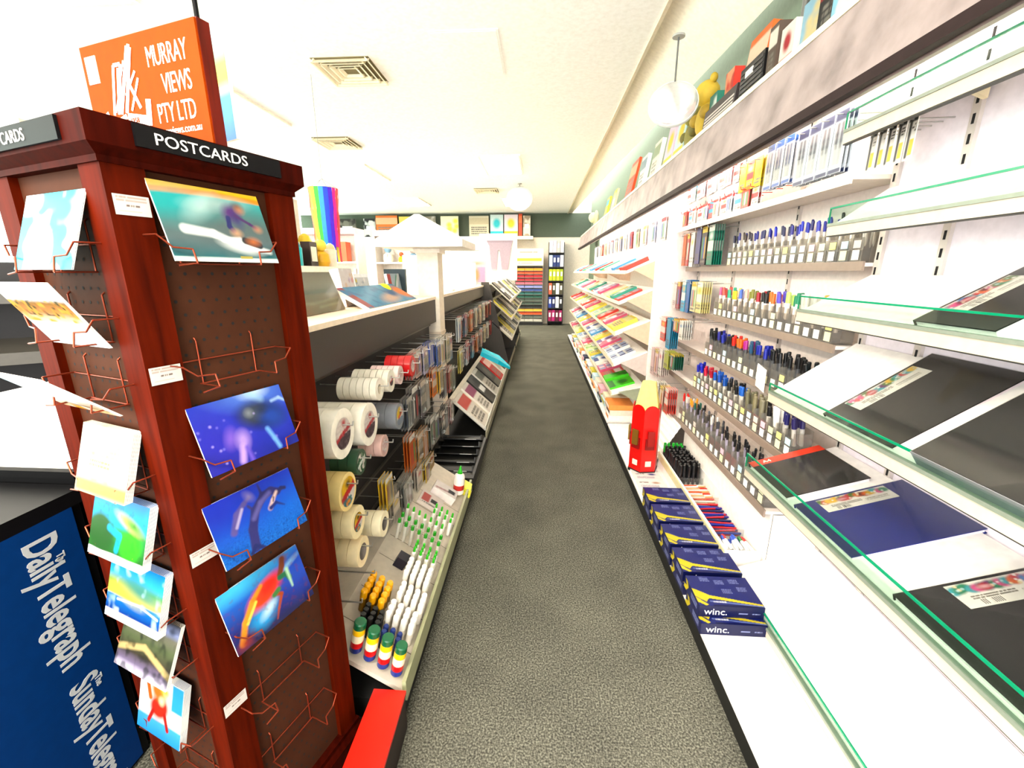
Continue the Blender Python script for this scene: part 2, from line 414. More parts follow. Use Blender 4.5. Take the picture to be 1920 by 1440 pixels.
def lface(x, z, off=0.): return axes((x, -HB + .014 - off, z), (1, 0, 0), (0, 0, 1), (0, -1, 0))
_hw = holder_wires(.23, .085, .05).mesh('wire_holder', COPPER)
RW = RACK.matrix_world if False else Matrix.Translation((-.803, .921, 0)) @ Matrix.Rotation(math.radians(-19.03), 4, 'Z')
def card_stack(fm, art, n, label, lean, deep0=.012, thick=.0012, border=None):
    """n cards in one holder; each card is a thing: a white board with the printed face in front"""
    me = art.mesh('printed_face', PRINTG); w, h = art.w, art.h
    bo = B().box(-w / 2, w / 2, 0, h, -thick, -.0002).mesh('postcard', mat('f4f1ea', .6))
    first = None
    for i in range(n):
        d = (h * math.sin(lean) * .92 + .004 if lean > 0 else .012) + i * (thick + .0006)
        M = RW @ fm @ TR(0, .004, d + .012, rx=-lean)
        o = place('postcard', bo, None, M); place('printed_face', me, o)
        front = i == n - 1
        tag(o, label[0] if front or len(label) == 1 else label[1], 'postcard', 'postcards on the carousel')
for z in (1.515, 1.285, 1.105, .895, .685, .47, .27):
    place('wire_holder', _hw, RACK, rface(-.025, z))
for z in (1.50, 1.375, 1.255, 1.075, .925, .765, .635, .44, .27):
    place('wire_holder', _hw, RACK, lface(.02, z))

def art_surf():
    a = Art(.205, .142, .0011, '2aa5ad'); a.vgrad([(0, 'e8f2ee'), (.05, 'd8ece8'), (.07, '17767e'), (.3, '6b7f83'), (.5, '5f7d7b'), (.7, '3f9c9a'), (.86, '35b8b8'), (1, 'ffd51a')])
    a.rect(0, .9, 1.6, 1, 'ffcf10', .05); a.cloud('f39a14', 4, .45, .8, 3, .5) if False else None
    a.seg([(0, .89), (.8, .93), (1.5, .90)], .035, 'f6a21a', .03)
    a.ell(.25, .72, .3, .16, '1fb3b5', w=.2); a.ell(.55, .72, .14, .06, 'cfeae6', .6, .12); a.ell(.8, .80, .2, .05, 'c8e2de', .1, .1)
    a.ell(.9, .45, .55, .2, '6a7778', .15, .25); a.cloud('7d9090', 4, .45, .9, 5, .3)
    a.seg([(.25, .42), (.6, .38), (.85, .27), (1.05, .22), (1.35, .16)], .055, 'f7faf8', .05, .03)
    a.ell(.95, .22, .22, .07, 'f2f6f5', -.2, .06); a.seg([(.7, .3), (.95, .33)], .02, 'ffffff', .05)
    a.ell(.95, .70, .12, .10, '6d3f86', .5); a.ell(1.0, .62, .06, .10, '4b3f7c', .2); a.ell(1.07, .79, .055, .05, '3a2a33'); a.ell(1.09, .755, .04, .035, 'c98a63')
    a.seg([(1.0, .66), (1.18, .56), (1.27, .50)], .022, '5e3c74'); a.ell(1.28, .49, .025, .02, 'd79c74'); a.seg([(.88, .62), (.86, .5), (.9, .44)], .035, '3c3f7a')
    a.ell(.93, .41, .04, .03, 'e2b48c'); a.seg([(1.02, .31), (1.22, .25)], .05, '38424c'); a.ell(1.14, .30, .05, .03, 'e08a4a'); a.rect(.86, .045, 1.04, .085, 'b9ad5c')
    a.rect(0, 0, 1.5, .045, 'f2f6f4'); return a
def art_whale():
    a = Art(.205, .142, .0011, '2a3fc0'); a.vgrad([(0, '1d2f9e'), (.5, '2b3fc4'), (1, '2a52c8')])
    a.ell(.2, .4, .35, .5, '3b34b8', w=.5); a.ell(.9, 1.0, .28, .12, '6f9de0', -.2, .25); a.ell(.98, 1.0, .12, .06, 'd5e8f6', 0, .1); a.seg([(.9, .98), (1.05, .85)], .04, 'a8cdf0', .1)
    a.ell(1.0, .62, .36, .21, '10204a', -.25, .08); a.ell(1.15, .55, .2, .15, '1e4fa8', -.25, .1); a.ell(.84, .68, .13, .10, '55606e', .3, .1); a.cloud('0c1838', 9, .5, .7, 2, .0)
    a.ell(.80, .70, .05, .05, '8d939a', 0, .05); a.ell(1.02, .70, .06, .05, '2c3a58'); a.seg([(1.22, .78), (1.36, .80), (1.44, .74)], .02, 'a9c6ea', .04)
    a.seg([(1.0, .38), (1.06, .2), (1.1, .05)], .03, '7fb4ee', .05); a.ell(.42, .42, .07, .12, '8a6ad0', -.3, .06); a.ell(.58, .34, .09, .13, 'b79ae0', -.2, .06); a.seg([(.55, .25), (.48, .05)], .045, 'c4a6e6', .06); a.seg([(.6, .22), (.62, .02)], .03, '7a62cc', .05)
    a.dots(14, ['c6b7f0', '8f86e0'], 4, (.006, .012)); return a
def art_dolph():
    a = Art(.205, .142, .0011, '1664c8'); a.vgrad([(0, '1170c6'), (.4, '1272d4'), (1, '1d44cc')]); a.ell(.2, .8, .5, .3, '2336b8', w=.4)
    n = a.noise(60, 4); a.over(np.clip((n - .6) * 4, 0, 1) * np.clip(.55 - a.v, 0, 1) * 1.4, '0a4a90'); a.over(np.clip((.35 - n) * 4, 0, 1) * np.clip(.5 - a.v, 0, 1), '2f9be6')
    a.seg([(.28, .45), (.4, .68), (.55, .78), (.66, .84)], .05, '6a5fa0', .04, .025); a.ell(.66, .86, .03, .05, '9c90c0', .6); a.seg([(.34, .5), (.5, .72)], .02, 'b9aed0', .03); a.seg([(.6, .72), (.66, .62)], .02, '4d4886')
    a.seg([(.50, .08), (.55, .35), (.68, .60), (.88, .76), (1.02, .78), (1.12, .72)], .075, '3e3d7e', .03, .06); a.seg([(.62, .5), (.8, .68), (.98, .76)], .035, '6f6aa8', .05)
    a.seg([(.86, .80), (.85, .97)], .025, '3d3a7a', .03, .012); a.seg([(1.02, .66), (1.2, .74), (1.26, .72)], .03, '34356e', .03)
    a.seg([(.92, .52), (1.0, .62), (1.1, .72)], .035, 'e4c7c0', .04, .02); a.seg([(.93, .52), (1.04, .56), (1.16, .46)], .035, '2c3a82', .03, .01); a.seg([(1.0, .60), (1.03, .66)], .01, '201f40')
    a.seg([(.5, .1), (.42, .02)], .03, '2a3474'); a.seg([(.5, .1), (.62, .0)], .03, '2a3474'); return a
def art_turtle():
    a = Art(.205, .142, .0011, '2a3fc0'); a.vgrad([(0, '171a55'), (.35, '1e2f88'), (.75, '1b6fd0'), (1, '22a8e8')]); a.ell(1.3, .8, .4, .4, '2256c4', w=.4); a.ell(.3, .95, .5, .1, '55ccf2', .05, .15)
    a.ell(1.2, .78, .1, .02, 'a8dcf6', .3, .05); a.ell(.55, .30, .24, .17, '1fa6e0', .4, .08); a.ell(.66, .33, .12, .05, 'd8ecf0', .5, .06)
    a.ell(.68, .60, .33, .16, 'e8560f', .35, .05); a.ell(.78, .66, .2, .10, 'ff2a10', .4, .08); a.seg([(.12, .12), (.25, .38), (.45, .6), (.65, .74)], .05, 'f0a020', .04, .03); a.seg([(.28, .34), (.5, .56)], .02, 'ffe060', .03); a.cloud('8a1c06', 16, .62, .75, 3, .25)
    a.seg([(1.0, .70), (1.08, .82), (1.12, .92)], .05, '8a4a22', .03); a.ell(1.13, .93, .05, .06, '7a3a22', .3); a.seg([(.98, .66), (1.1, .66), (1.14, .56)], .045, '2f7f58', .03); a.seg([(1.14, .72), (1.14, .40)], .03, 'bfe6c0', .04, .012); a.seg([(.84, .46), (.92, .40), (.80, .22), (.72, .08)], .04, 'b0501c', .03, .008); a.seg([(.8, .46), (.9, .5)], .04, '4c8a4a', .03)
    a.ell(.16, .10, .10, .06, '9c2c14', .3); return a
card_stack(rface(-.018, 1.515), art_surf(), 2, ['surfer postcard with a yellow sky band, top of the carousel\'s right face', 'card tucked directly behind the surfer postcard'], .30)
card_stack(rface(-.028, 1.105), art_whale(), 2, ['deep blue postcard of a whale with divers below', 'card tucked directly behind the whale postcard'], .30)
card_stack(rface(-.035, .895), art_dolph(), 2, ['blue postcard of two leaping dolphins, middle of the right face', 'card tucked directly behind the dolphin postcard'], .30)
card_stack(rface(-.045, .685), art_turtle(), 2, ['postcard of an orange sea turtle over dark blue water', 'card tucked directly behind the turtle postcard'], .30)

def art_scene(kind):
    a = Art(.19, .13, .0016, 'ffffff')
    if kind == 'cyan':
        a = Art(.19, .135, .0016, '19cfe6'); a.cloud('ffffff', 3, .45, .6, 12); a.ell(.55, .25, .3, .35, 'f6fbfb', .3, .06); a.ell(1.0, .75, .3, .2, '12c4de', .2, .1); a.ell(.3, .4, .07, .1, '1d8f90', 0, .1); a.ell(.15, .9, .25, .15, 'ffffff')
    if kind == 'beach':
        a.vgrad([(0, 'ffffff'), (.10, 'bfe8ee'), (.25, 'f4fbfa'), (.36, 'f3e2d0'), (.55, 'd08a4a'), (.7, '96702a'), (.76, 'd9dfe6'), (1, 'eef4fa')]); n = a.noise(12, 3); a.over(np.clip((n - .5) * 3, 0, 1) * ((a.v > .4) & (a.v < .74)), 'e0a53a'); a.over(np.clip((a.noise(16, 8) - .6) * 4, 0, 1) * ((a.v > .5) & (a.v < .74)), '4d4a1c')
    if kind == 'sky':
        a.vgrad([(0, 'f2b02a'), (.12, 'f4c05a'), (.3, 'e8ded2'), (.5, 'f8fcff'), (.75, '9fd8ee'), (1, 'd6f0fa')]); a.cloud('ffffff', 4, .45, .8, 5, .8); a.seg([(0, .22), (1.5, .14)], .02, '5c5648')
    if kind == 'cream':
        a = Art(.17, .135, .0016, 'd8cdb8'); a.rect(0, 0, 1.3, .22, 'c8a83a', .1); a.lines(.15, .55, 1.0, .85, 4, 'caa77c', 2); a.lines(.3, .4, .8, .52, 2, 'a0764c', 4); a.ell(.6, .76, .22, .1, 'd9c2a0', 0, .1); a.cloud('c9b04a', 8, .6, .8, 3, .5)
    if kind == 'island':
        a.vgrad([(0, 'ffffff'), (.11, 'ffffff'), (.13, '2f6a20'), (.5, '2f8f4a'), (.62, '18a6d0'), (1, '1684d0')]); a.ell(.3, .38, .36, .3, '2c5f24', -.4, .05); a.ell(1.1, .34, .28, .24, '3fae22', .2, .06); a.ell(1.0, .66, .3, .08, 'c8b870', -.3, .05); a.ell(1.12, .64, .24, .07, '5f9a3a', -.3, .05); a.seg([(.5, .5), (.8, .42), (.75, .2)], .05, '1aa8d8', .05); a.seg([(.1, .93), (.6, .9)], .012, 'd8f0f6'); a.cloud('1f5a1a', 14, .6, .8, 3, .4); a.rect(0, 0, 1.5, .11, 'fdfdfb')
    if kind == 'coast':
        a.vgrad([(0, 'ffffff'), (.12, 'ffffff'), (.14, '14408c'), (.38, '1e7cc0'), (.42, 'd8c650'), (.62, '5f9a48'), (.75, '39a5d8'), (1, '1a86d2')]); a.ell(.5, .5, .4, .12, 'b8b050', -.25, .08); a.seg([(.3, .34), (.9, .38), (1.4, .3)], .015, 'e6eef0', .02); a.ell(.9, .6, .5, .12, '4f8a80', -.2, .1); a.cloud('cfe8f4', 6, .6, .85, 4, .5); a.rect(0, 0, 1.5, .11, 'fdfdfb')
    if kind == 'land':
        a.vgrad([(0, 'd8d2e6'), (.15, '7a6f88'), (.3, '4a4436'), (.55, '5f6a4a'), (.75, '7c7a6a'), (.85, '9aa4c8'), (1, '4a463c')]); a.seg([(0, .3), (.7, .45), (1.46, .2)], .05, 'b8a878', .04); a.cloud('2a2f22', 7, .5, .75, 4, .7)
    if kind == 'crab':
        a = Art(.16, .14, .0016, 'f6f4ee'); a.vgrad([(0, '2f8fd0'), (.25, '4ea4dc'), (.32, 'f4f2ec'), (1, 'fffdf8')]); a.rect(.85, .55, 1.15, 1, '3a9ad8', .05); a.ell(.55, .5, .26, .2, 'c8371a', .2); a.ell(.5, .75, .2, .14, 'e07a2a', -.3); a.seg([(.4, .4), (.3, .2)], .04, 'b02a14'); a.seg([(.7, .42), (.8, .2)], .04, 'a82a14'); a.seg([(.3, .6), (.2, .85)], .05, 'e86a1c'); a.ell(.6, .62, .05, .05, 'ffe9c0'); a.ell(.7, .8, .1, .07, 'd8c84a')
    return a
for kind, x, z, n, lean, lab in (('cyan', .03, 1.50, 2, .32, 'turquoise and white reef postcard at the top of the left face'), ('beach', .02, 1.365, 3, -.50, 'beach postcard with tan dunes tipping forward out of its wire'),
                                 ('sky', .0, 1.235, 3, -.80, 'pale blue sky postcard over golden sand, tipping far forward'), ('cream', .035, 1.075, 8, .3, 'cream postcard with fine brown lettering and a yellow foot'),
                                 ('island', .025, .925, 9, .3, 'green island postcard with turquoise lagoon and white lower border'), ('coast', .02, .765, 9, .3, 'blue coastline postcard with white lower border, below the island cards'),
                                 ('land', .015, .635, 5, .42, 'dark landscape postcard of olive hills'), ('crab', .0, .44, 9, .26, 'red crab postcard in white and blue, lowest on the left face')):
    card_stack(lface(x, z), art_scene(kind), n, [lab, lab.split(' postcard')[0].split(' with')[0] + ' card stacked behind the front card of its pocket'] if n > 1 else [lab], lean)

# topper sign standing on the carousel
SG = empty('orange_sign_board', M=RW @ TR(-.012, .018, 1.735, rz=math.radians(3)), label='orange sign board lettered MURRAY VIEWS PTY LTD on top of the carousel', cat='sign')
ORANGE = mat('a04602', .6, spec=.06)
B().box(-.174, .174, .002, .026, 0, .222).build('edge_board', mat('6c1e0c', .4, kind='wood', spec=.2), SG)
B().box(-.172, .172, -.002, .002, .001, .220).build('face_panel', ORANGE, SG)
WL = mat('fbf6ee', .5)
for t, z in (('MURRAY', .158), ('VIEWS', .108), ('PTY LTD', .058)):
    lettering(t, .050, WL, SG, TR(.142, -.0026, z, rx=math.pi / 2), align='RIGHT', squash=.60, space=.95)
lettering('www.murrayviews.com.au', .020, WL, SG, TR(.150, -.0026, .036, rx=math.pi / 2), align='RIGHT', squash=.85)
lg = B()
def stroke(b, pts, r, y=-.0032):
    for (x0, z0), (x1, z1) in zip(pts[:-1], pts[1:]):
        dx, dz = x1 - x0, z1 - z0; q = math.hypot(dx, dz); nx, nz = -dz / q * r, dx / q * r
        b.add([(x0 + nx, y, z0 + nz), (x0 - nx, y, z0 - nz), (x1 - nx, y, z1 - nz), (x1 + nx, y, z1 + nz)], [(0, 1, 2, 3)])
stroke(lg, [(-.112, .085), (-.085, .185), (-.062, .185), (-.092, .085)], .004); stroke(lg, [(-.098, .085), (-.072, .178)], .003)
stroke(lg, [(-.088, .085), (-.03, .215), (-.022, .212), (-.07, .085)], .005); stroke(lg, [(-.062, .12), (-.02, .165)], .003); stroke(lg, [(-.055, .165), (-.022, .09)], .004); stroke(lg, [(-.052, .088), (-.014, .150)], .003); stroke(lg, [(-.105, .09), (-.05, .19)], .002)
stroke(lg, [(-.14, .092), (-.118, .045), (-.10, .066)], .008); stroke(lg, [(.005, .105), (-.004, .052), (-.03, .07)], .008); stroke(lg, [(-.122, .055), (-.07, .072), (-.008, .06)], .013); stroke(lg, [(-.135, .03), (-.118, .042), (-.112, .02)], .006); stroke(lg, [(-.07, .05), (-.075, .03)], .005)
lg.build('emblem', WL, SG, Matrix.Translation((.006, 0, .012)) @ Matrix.Diagonal((.95, 1, .88, 1)))
lettering('SINCE 1958', .014, ORANGE, SG, TR(-.06, -.0040, .066, rx=math.pi / 2), align='CENTER')
B().box(-.160, -.126, -.0035, -.002, .150, .200).build('sticker', mat('fdfaf4', .5), SG, TR())

# newspaper stand out to the left
NS = empty('newspaper_stand', (-1.235, .64, 0), 0, 'black newspaper stand with a deep blue lettered side panel beside the carousel', 'newspaper stand')
B().box(-.62, -.012, -.42, .33, 0, .90).box(-.62, -.0, -.43, .345, .895, .935).build('cabinet', BLACK, NS)
sp = B().box(-.012, .0, -.40, .30, .02, .895).build('side_panel', mat('04407a', .55, spec=.1), NS)
for pts in (('The', .03, -.035, .83), ):
    pass
PALE = mat('c9ccd0', .5)
def down(txt, size, y, z, sq):      # lettering that reads downwards on the +x face
    lettering(txt, size, PALE, sp, axes((.0008, y, z), (0, 0, -1), (0, 1, 0), (1, 0, 0)), squash=sq, bold=.022)
down('The', .026, .238, .795, .8); down('DailyTelegraph', .105, .178, .86, .60); down('The', .026, .238, .395, .8); down('SundayTelegraph', .10, .178, .42, .60)
B().box(-.70, -.02, .35, .80, 0, .955).box(-.70, -.02, .34, .36, .955, .975).build('paper_bay', mat('0c0b0d', .5, spec=.08), NS)
for i in range(7):
    a = Art(.40, .30, .006, 'fbf9f4'); a.lines(.1, .05, 1.25, .5, 7, 'd0ccc4', i); a.rect(.1, .62, 1.2, .74, '9a9690'); a.lines(.1, .85, 1.2, .95, 1, 'd08070', i)
    o = B().box(-.2, .2, 0, .30, -.024, -.001).build('newspaper', mat('f3f1ea', .7)); place('front_page', a.mesh('front_page'), o)
    o.matrix_local = TR(-1.50 + i * .003, 1.02 + (i % 3) * .006, .982 + i * .0255)
    tag(o, 'folded white newspaper in the pile on the black stand, %s from the bottom' % ORD[i], 'newspaper', 'newspapers on the black stand')
MR = empty('magazine_rack', (-2.55, 2.0, 0), math.radians(35), 'dark grey tiered magazine rack behind the newspaper stand', 'magazine rack')
B().box(-.6, .6, .30, .33, 0, 1.55).box(-.62, -.6, 0, .33, 0, 1.55).box(.6, .62, 0, .33, 0, 1.55).build('carcass', mat('2a2828', .5, spec=.2), MR)
for i in range(5): B().prism([(0, .15 + i * .3), (.30, .24 + i * .3), (.30, .25 + i * .3), (0, .165 + i * .3), (-.01, .165 + i * .3), (-.01, .21 + i * .3), (-.02, .21 + i * .3), (-.02, .15 + i * .3)], -.6, .6, 'x').build('tier', mat('55524c', .4, spec=.3), MR)
# black rod with a framed print hanging from the ceiling behind the sign
HR = empty('hanging_print', (-1.20, 1.62, 1.93), math.radians(-28), 'blue and yellow print hanging from a black ceiling rod behind the orange sign', 'print')
B().cyl((.08, 0, .32), (.08, 0, CEIL - 1.93), .008, n=8).build('rod', BLACK, HR)
a = Art(.42, .32, .006, '2f86c8'); a.vgrad([(0, '2b6fb8'), (.4, '49a4d4'), (.55, 'e8d84a'), (.7, '7fb84a'), (1, 'bfe2f2')])
place('printed_face', a.mesh('printed_face'), B().box(-.21, .21, .001, .012, 0, .32).build('board', WHITE, HR), TR(rx=math.pi / 2))
# red-topped end plinth of the left gondola
rp = empty('red_plinth', (0, 0, 0), 0, 'low end plinth with a bright red top at the foot of the carousel', 'plinth')
B().prism([(-.525, .80), (-.418, .80), (-.425, 1.085), (-.525, 1.085)], 0, .142, 'z').build('base', mat('2a1512', .5), rp)
B().prism([(-.53, .795), (-.414, .795), (-.421, 1.088), (-.53, 1.088)], .142, .155, 'z').build('top', mat('d8220a', .35), rp)

# ------------------------------------------------------------------ right side: pelmet over the whole run
PY0, PY1 = -1.0, 11.6
pm = empty('pelmet', (0, 0, 0), 0, 'long grey marbled pelmet over the right-hand shelves with a dark lower edge', 'pelmet')
B().prism([(.985, 2.085), (1.0, 2.085), (1.05, 2.36), (1.035, 2.36)], PY0, PY1).build('fascia', mat('a59896', .5, kind='marble', spec=.2), pm)
B().box(1.03, XR - .01, PY0, PY1, 2.36, 2.385).build('top_ledge', mat('e9dfc4', .6), pm)
B().box(.975, 1.004, PY0, PY1, 2.055, 2.088).build('lower_edge', mat('3a2c2c', .6, spec=.1), pm)
B().box(1.012, 1.03, PY0, PY1, 2.05, 2.062).build('rail', mat('8c7d78', .4), pm)
def batten(y, w):
    t = empty('light_batten', (1.10, y, 2.17), 0, 'fluorescent tube batten hidden behind the pelmet ' + w, 'light', 'fluorescent battens behind the pelmet')
    B().box(-.03, .03, -.62, .62, .03, .06).build('housing', WHITE, t)
    B().cyl((0, -.6, .012), (0, .6, .012), .014, n=10).build('tube', mat('fff8ee', LIGHT_BATTEN, kind='lamp'), t)
    for s in (-1, 1): B().box(-.012, .012, s * .605 - .01, s * .605 + .01, -.005, .03).build('lamp_holder', WHITE, t)
for i, w in enumerate(('above the nearest shelves', 'where the glass-lipped shelves end', 'above the pen bins', 'above the red and white hanging packs', 'above the start of the sloping shelves', 'over the middle of the sloping shelves', 'over the far half of the sloping shelves', 'nearest the back wall')):
    batten(.35 + i * 1.45, w)

# ------------------------------------------------------------------ near bay: six sloping white shelves with glass lips
WB = 1.30
BAY = empty('display_shelving', (0, 0, 0), 0, 'white shop shelving bay with six sloping shelves and green-edged glass lips', 'shelving')
B().box(WB, WB + .02, -.6, 1.8, .10, 2.30).build('back_panel', mat('e6dfe6', .5), BAY)
def standard(y, x, z0, z1, parent):
    s = B().box(x - .012, x, y - .014, y + .014, z0, z1).build('standard', mat('cfc8c2', .4, .3), parent)
    h = B(); z = z0 + .05
    while z < z1 - .05:
        h.box(x - .0135, x - .012, y - .004, y + .004, z, z + .028); z += .055
    o = h.build('slots', HOLE, s); o['kind'] = 'stuff'
for y in (1.785, 1.52, .60, -.3): standard(y, WB, .12, 2.25, BAY)
SHELF = mat('e9e6e2', .45, spec=.3)
SHL = {}
def sloped_shelf(key, xf, zf, slope, depth_x, lip, y0=-.6, y1=1.8, glass=.075):
    """shelf whose front edge sits at (xf, zf) and which climbs towards the wall"""
    xb = xf + depth_x; zb = zf + slope * depth_x
    ang = math.atan(slope); nx, nz = -math.sin(ang), math.cos(ang)
    s = B().prism([(xf, zf), (xb, zb), (xb - nx * .018, zb - nz * .018), (xf - nx * .018 + .01, zf - nz * .018)], y0, y1).build('shelf', SHELF, BAY)
    B().box(xf - .004, xf + .012, y0, y1, zf - lip - .004, zf - lip).build('lip_shadow', mat('3a3834', .6), s)  # dark strip standing in for the shadow below the front lip
    B().box(xf - .006, xf + .012, y0, y1, zf - lip, zf + .002).build('front_lip', mat('c9bfae', .5), s)
    B().box(xf - .010, xf + .006, y0, y1, zf + .002, zf + .012).build('glass_rail', mat('8f988c', .4, .2), s)
    g = B(); gx = xf - .004; zt = zf + glass
    g.box(gx - .0025, gx + .0025, y0, y1, zf + .012, zt - .006, 0)
    g.box(gx - .0027, gx + .0027, y0, y1, zt - .006, zt, 1); g.box(gx - .0027, gx + .0027, y1, y1 + .002, zf + .01, zt, 1)
    g.build('glass_lip', [GLASS, GLASSEDGE], s)
    for y in (y1 - .02, 1.50 if y1 < 1.9 else y1 - .9, .60):
        B().prism([(xb + .0, zb - .02), (xb, zb - .10), (xf + .12, zf + slope * .12 - .035), (xf + .12, zf + slope * .12 - .02)], y - .008, y + .008).build('bracket', mat('e0d2b4', .45), s)
    SHL[key] = (xf, zf, ang)
sloped_shelf('A', 1.10, 1.985, .55, .19, .035, glass=.07)
sloped_shelf('B', 1.10, 1.665, .72, .19, .032, glass=.07)
sloped_shelf('C', 1.04, 1.345, .58, .25, .034, glass=.065)
sloped_shelf('D', .98, 1.005, .70, .31, .034, glass=.0450)
sloped_shelf('E', .93, .655, .32, .36, .03, glass=.075)
sloped_shelf('F', .92, .135, .36, .37, .03, glass=.05)
B().box(.67, WB, -.6, 1.8, .085, .10).build('base_deck', mat('f4f1ec', .4), BAY)
B().box(.675, .69, -.6, 1.8, 0, .085).build('kick_plate', mat('121212', .5), BAY)

def sticker_art(seed, w=.26, h=.07):
    a = Art(w, h, .0022, 'fbfaf6'); A = a.asp; R = random.Random(seed)
    cols = ['d8243c', 'f2c81e', '1e9c78', '2a8fd0', 'e85aa0', '7a2a80', 'f07a1a', '27b7c6', '8c1c2c', '5a8a2a']
    for i in range(16):
        x = A * .04 + i * A * .9 / 15; a.ell(x, .78 + R.uniform(-.08, .1), .20, .17, R.choice(cols), R.uniform(-1, 1), .05)
    a.dots(18, ['ffffff', 'f6e6c0', 'c8e8f0'], seed, (.03, .06), (0, .62, A, .95)); a.ell(A * .34, .72, .2, .17, 'c81e3c'); a.ell(A * .34, .72, .14, .05, 'f8d0d8')
    a.lines(A * .12, .30, A * .55, .46, 2, '9a9690', seed); a.lines(A * .6, .2, A * .92, .4, 3, 'b4b0aa', seed + 1)
    for i in range(12): a.rect(A * .17 + i * .055, .08, A * .17 + i * .055 + R.uniform(.012, .035), .27, '222222', .004)
    return a
def tabbed(a):      # stickers have a notched lower-left corner
    return a
def visual_diary(key, y, wid, length, thick, cover, label, stick=True, band=None, rot=0., lift=.001, film=True, sxy=(.5, .8), pages=True, xin=.008):
    """hard-covered art pad lying on a sloping shelf: y = centre along the shelf"""
    xf, zf, ang = SHL[key]
    X = Vector((0, -1, 0)); Y = Vector((math.cos(ang), 0, math.sin(ang))); Z = Vector((-math.sin(ang), 0, math.cos(ang)))
    o = Vector((xf + .012, y, zf)) + Y * xin + Z * lift
    M = axes(o, X, Y, Z) @ Matrix.Rotation(rot, 4, 'Z')
    t = empty('art_pad', M=M, label=label, cat='art pad', group='art pads on the sloping shelves')
    h = wid / 2
    B().box(-h, h, 0, length, 0, .0025).box(-h, h, 0, length, thick - .0025, thick).box(-h, -h + .004, 0, length, .0025, thick - .0025).build('cover', cover, t)
    B().box(-h + .004, h - .004, .004, length - .004, .0026, thick - .0026).build('pages', mat('efe4e6', .8), t)
    if stick:
        sw = length * .62; st = sticker_art(hash(label) % 97 if False else int(y * 100) % 97, sw, .075)
        s = place('sticker', st.mesh('sticker', PRINTG), t, axes((-h + .048 + .036, sxy[0] * length - sw / 2 + sw / 2, thick + .0006), (0, 1, 0), (-1, 0, 0), (0, 0, 1)))
    if band:
        b = B().box(-h, -h + .045, 0, length, thick, thick + .001).build('spine_band', mat(band, .4), t)
        lettering('A4', .030, mat('f3e9dc', .5), b, axes((-h + .034, .05, thick + .0014), (0, 1, 0), (-1, 0, 0), (0, 0, 1)))
    if film:
        B().box(-h - .0008, h + .0008, -.0008, length + .0008, thick + .0009, thick + .0013).build('shrink_film', FILM, t)
    return t
BK = mat('151314', .5, spec=.2); NAVY = mat('1a2f80', .45, spec=.2)
visual_diary('C', 1.16, .225, .30, .022, BK, 'black art pad with colourful sticker on the highest shelf holding a pad')
visual_diary('D', 1.32, .30, .375, .018, BK, 'black film-wrapped art pad with colourful spine sticker, second shelf of pads')
t = visual_diary('D', .93, .32, .375, .050, mat('1a1918', .5, spec=.2), 'thick black pad in a clear box with a white corner card', stick=False)
B().add([(-.01, .20, .0512), (.14, .17, .0512), (.15, .25, .0512), (.02, .27, .0512)], [(0, 1, 2, 3)]).build('card', WHITE, t)
B().add([(-.0, .185, .0511), (.14, .155, .0511), (.14, .17, .0511), (-.01, .2, .0511)], [(0, 1, 2, 3)]).build('card_edge', mat('1c2a66', .5), t)
B().box(-.161, .161, -.003, -.0012, 0, .050).build('box_front', mat('b8c2d0', .2, kind='film', spec=.9), t)
visual_diary('E', 1.665, .305, .30, .018, BK, 'black sketch pad with an orange-red spine band, under the second shelf of pads', stick=False, band='e8420c')
visual_diary('E', 1.315, .30, .37, .016, NAVY, 'royal blue hardcover art pad with colourful sticker')
visual_diary('E', .82, .38, .37, .020, BK, 'large black art pad with barcode sticker, nearest the camera', sxy=(.62, .8))

# ------------------------------------------------------------------ pen bay
PW = 1.37
PB = empty('pen_shelving', (0, 0, 0), 0, 'white stepped shelving bay of clear pen bins between the near shelves and sloping racks', 'shelving')
B().box(PW, PW + .02, 1.805, 3.9, .10, 2.34).build('back_panel', mat('efe4de', .5), PB)
B().box(WB, PW + .02, 1.801, 1.806, .10, 2.30).box(1.085, WB, 1.801, 1.806, .10, .425).build('end_panel', WHITE, PB)
for y in (2.5, 3.2, 3.88): standard(y, PW, .12, 2.3, PB)
ROWS = [(1.265, 1.535), (1.215, 1.205), (1.185, .925), (1.13, .685), (1.05, .44)]
for (x, z) in ROWS:
    s = B().box(x, PW - .001, 1.81, 3.9, z - .014, z).build('shelf', mat('f4ece6', .45), PB)
    B().box(x - .008, x, 1.81, 3.9, z - .03, z + .006).build('price_rail', mat('9c8c80', .4), s)
B().box(1.16, PW - .001, 1.81, 3.9, 1.835, 1.85).box(1.152, 1.16, 1.81, 3.9, 1.82, 1.852).build('shelf', mat('ece0d4', .45), PB)
B().box(.67, PW, 1.801, 3.9, .085, .10).build('base_deck', mat('f4f1ec', .4), PB)
B().box(.675, .69, 1.801, 3.9, 0, .085).build('kick_plate', mat('121212', .5), PB)
# ribbed sloping panel between the lowest pen row and the deck, far half only
for i in range(8):
    x0 = .88 + i * .021; z0 = .125 + i * .036
    B().prism([(x0, z0), (x0 + .022, z0 + .030), (x0 + .022, z0 + .044), (x0 + .002, z0 + .036)], 3.0, 3.9).build('slat', mat('f6f3ee', .45), PB)
B().box(1.075, 1.085, 1.81, 3.0, .10, .425).build('riser', mat('f6f1ea', .45), PB)

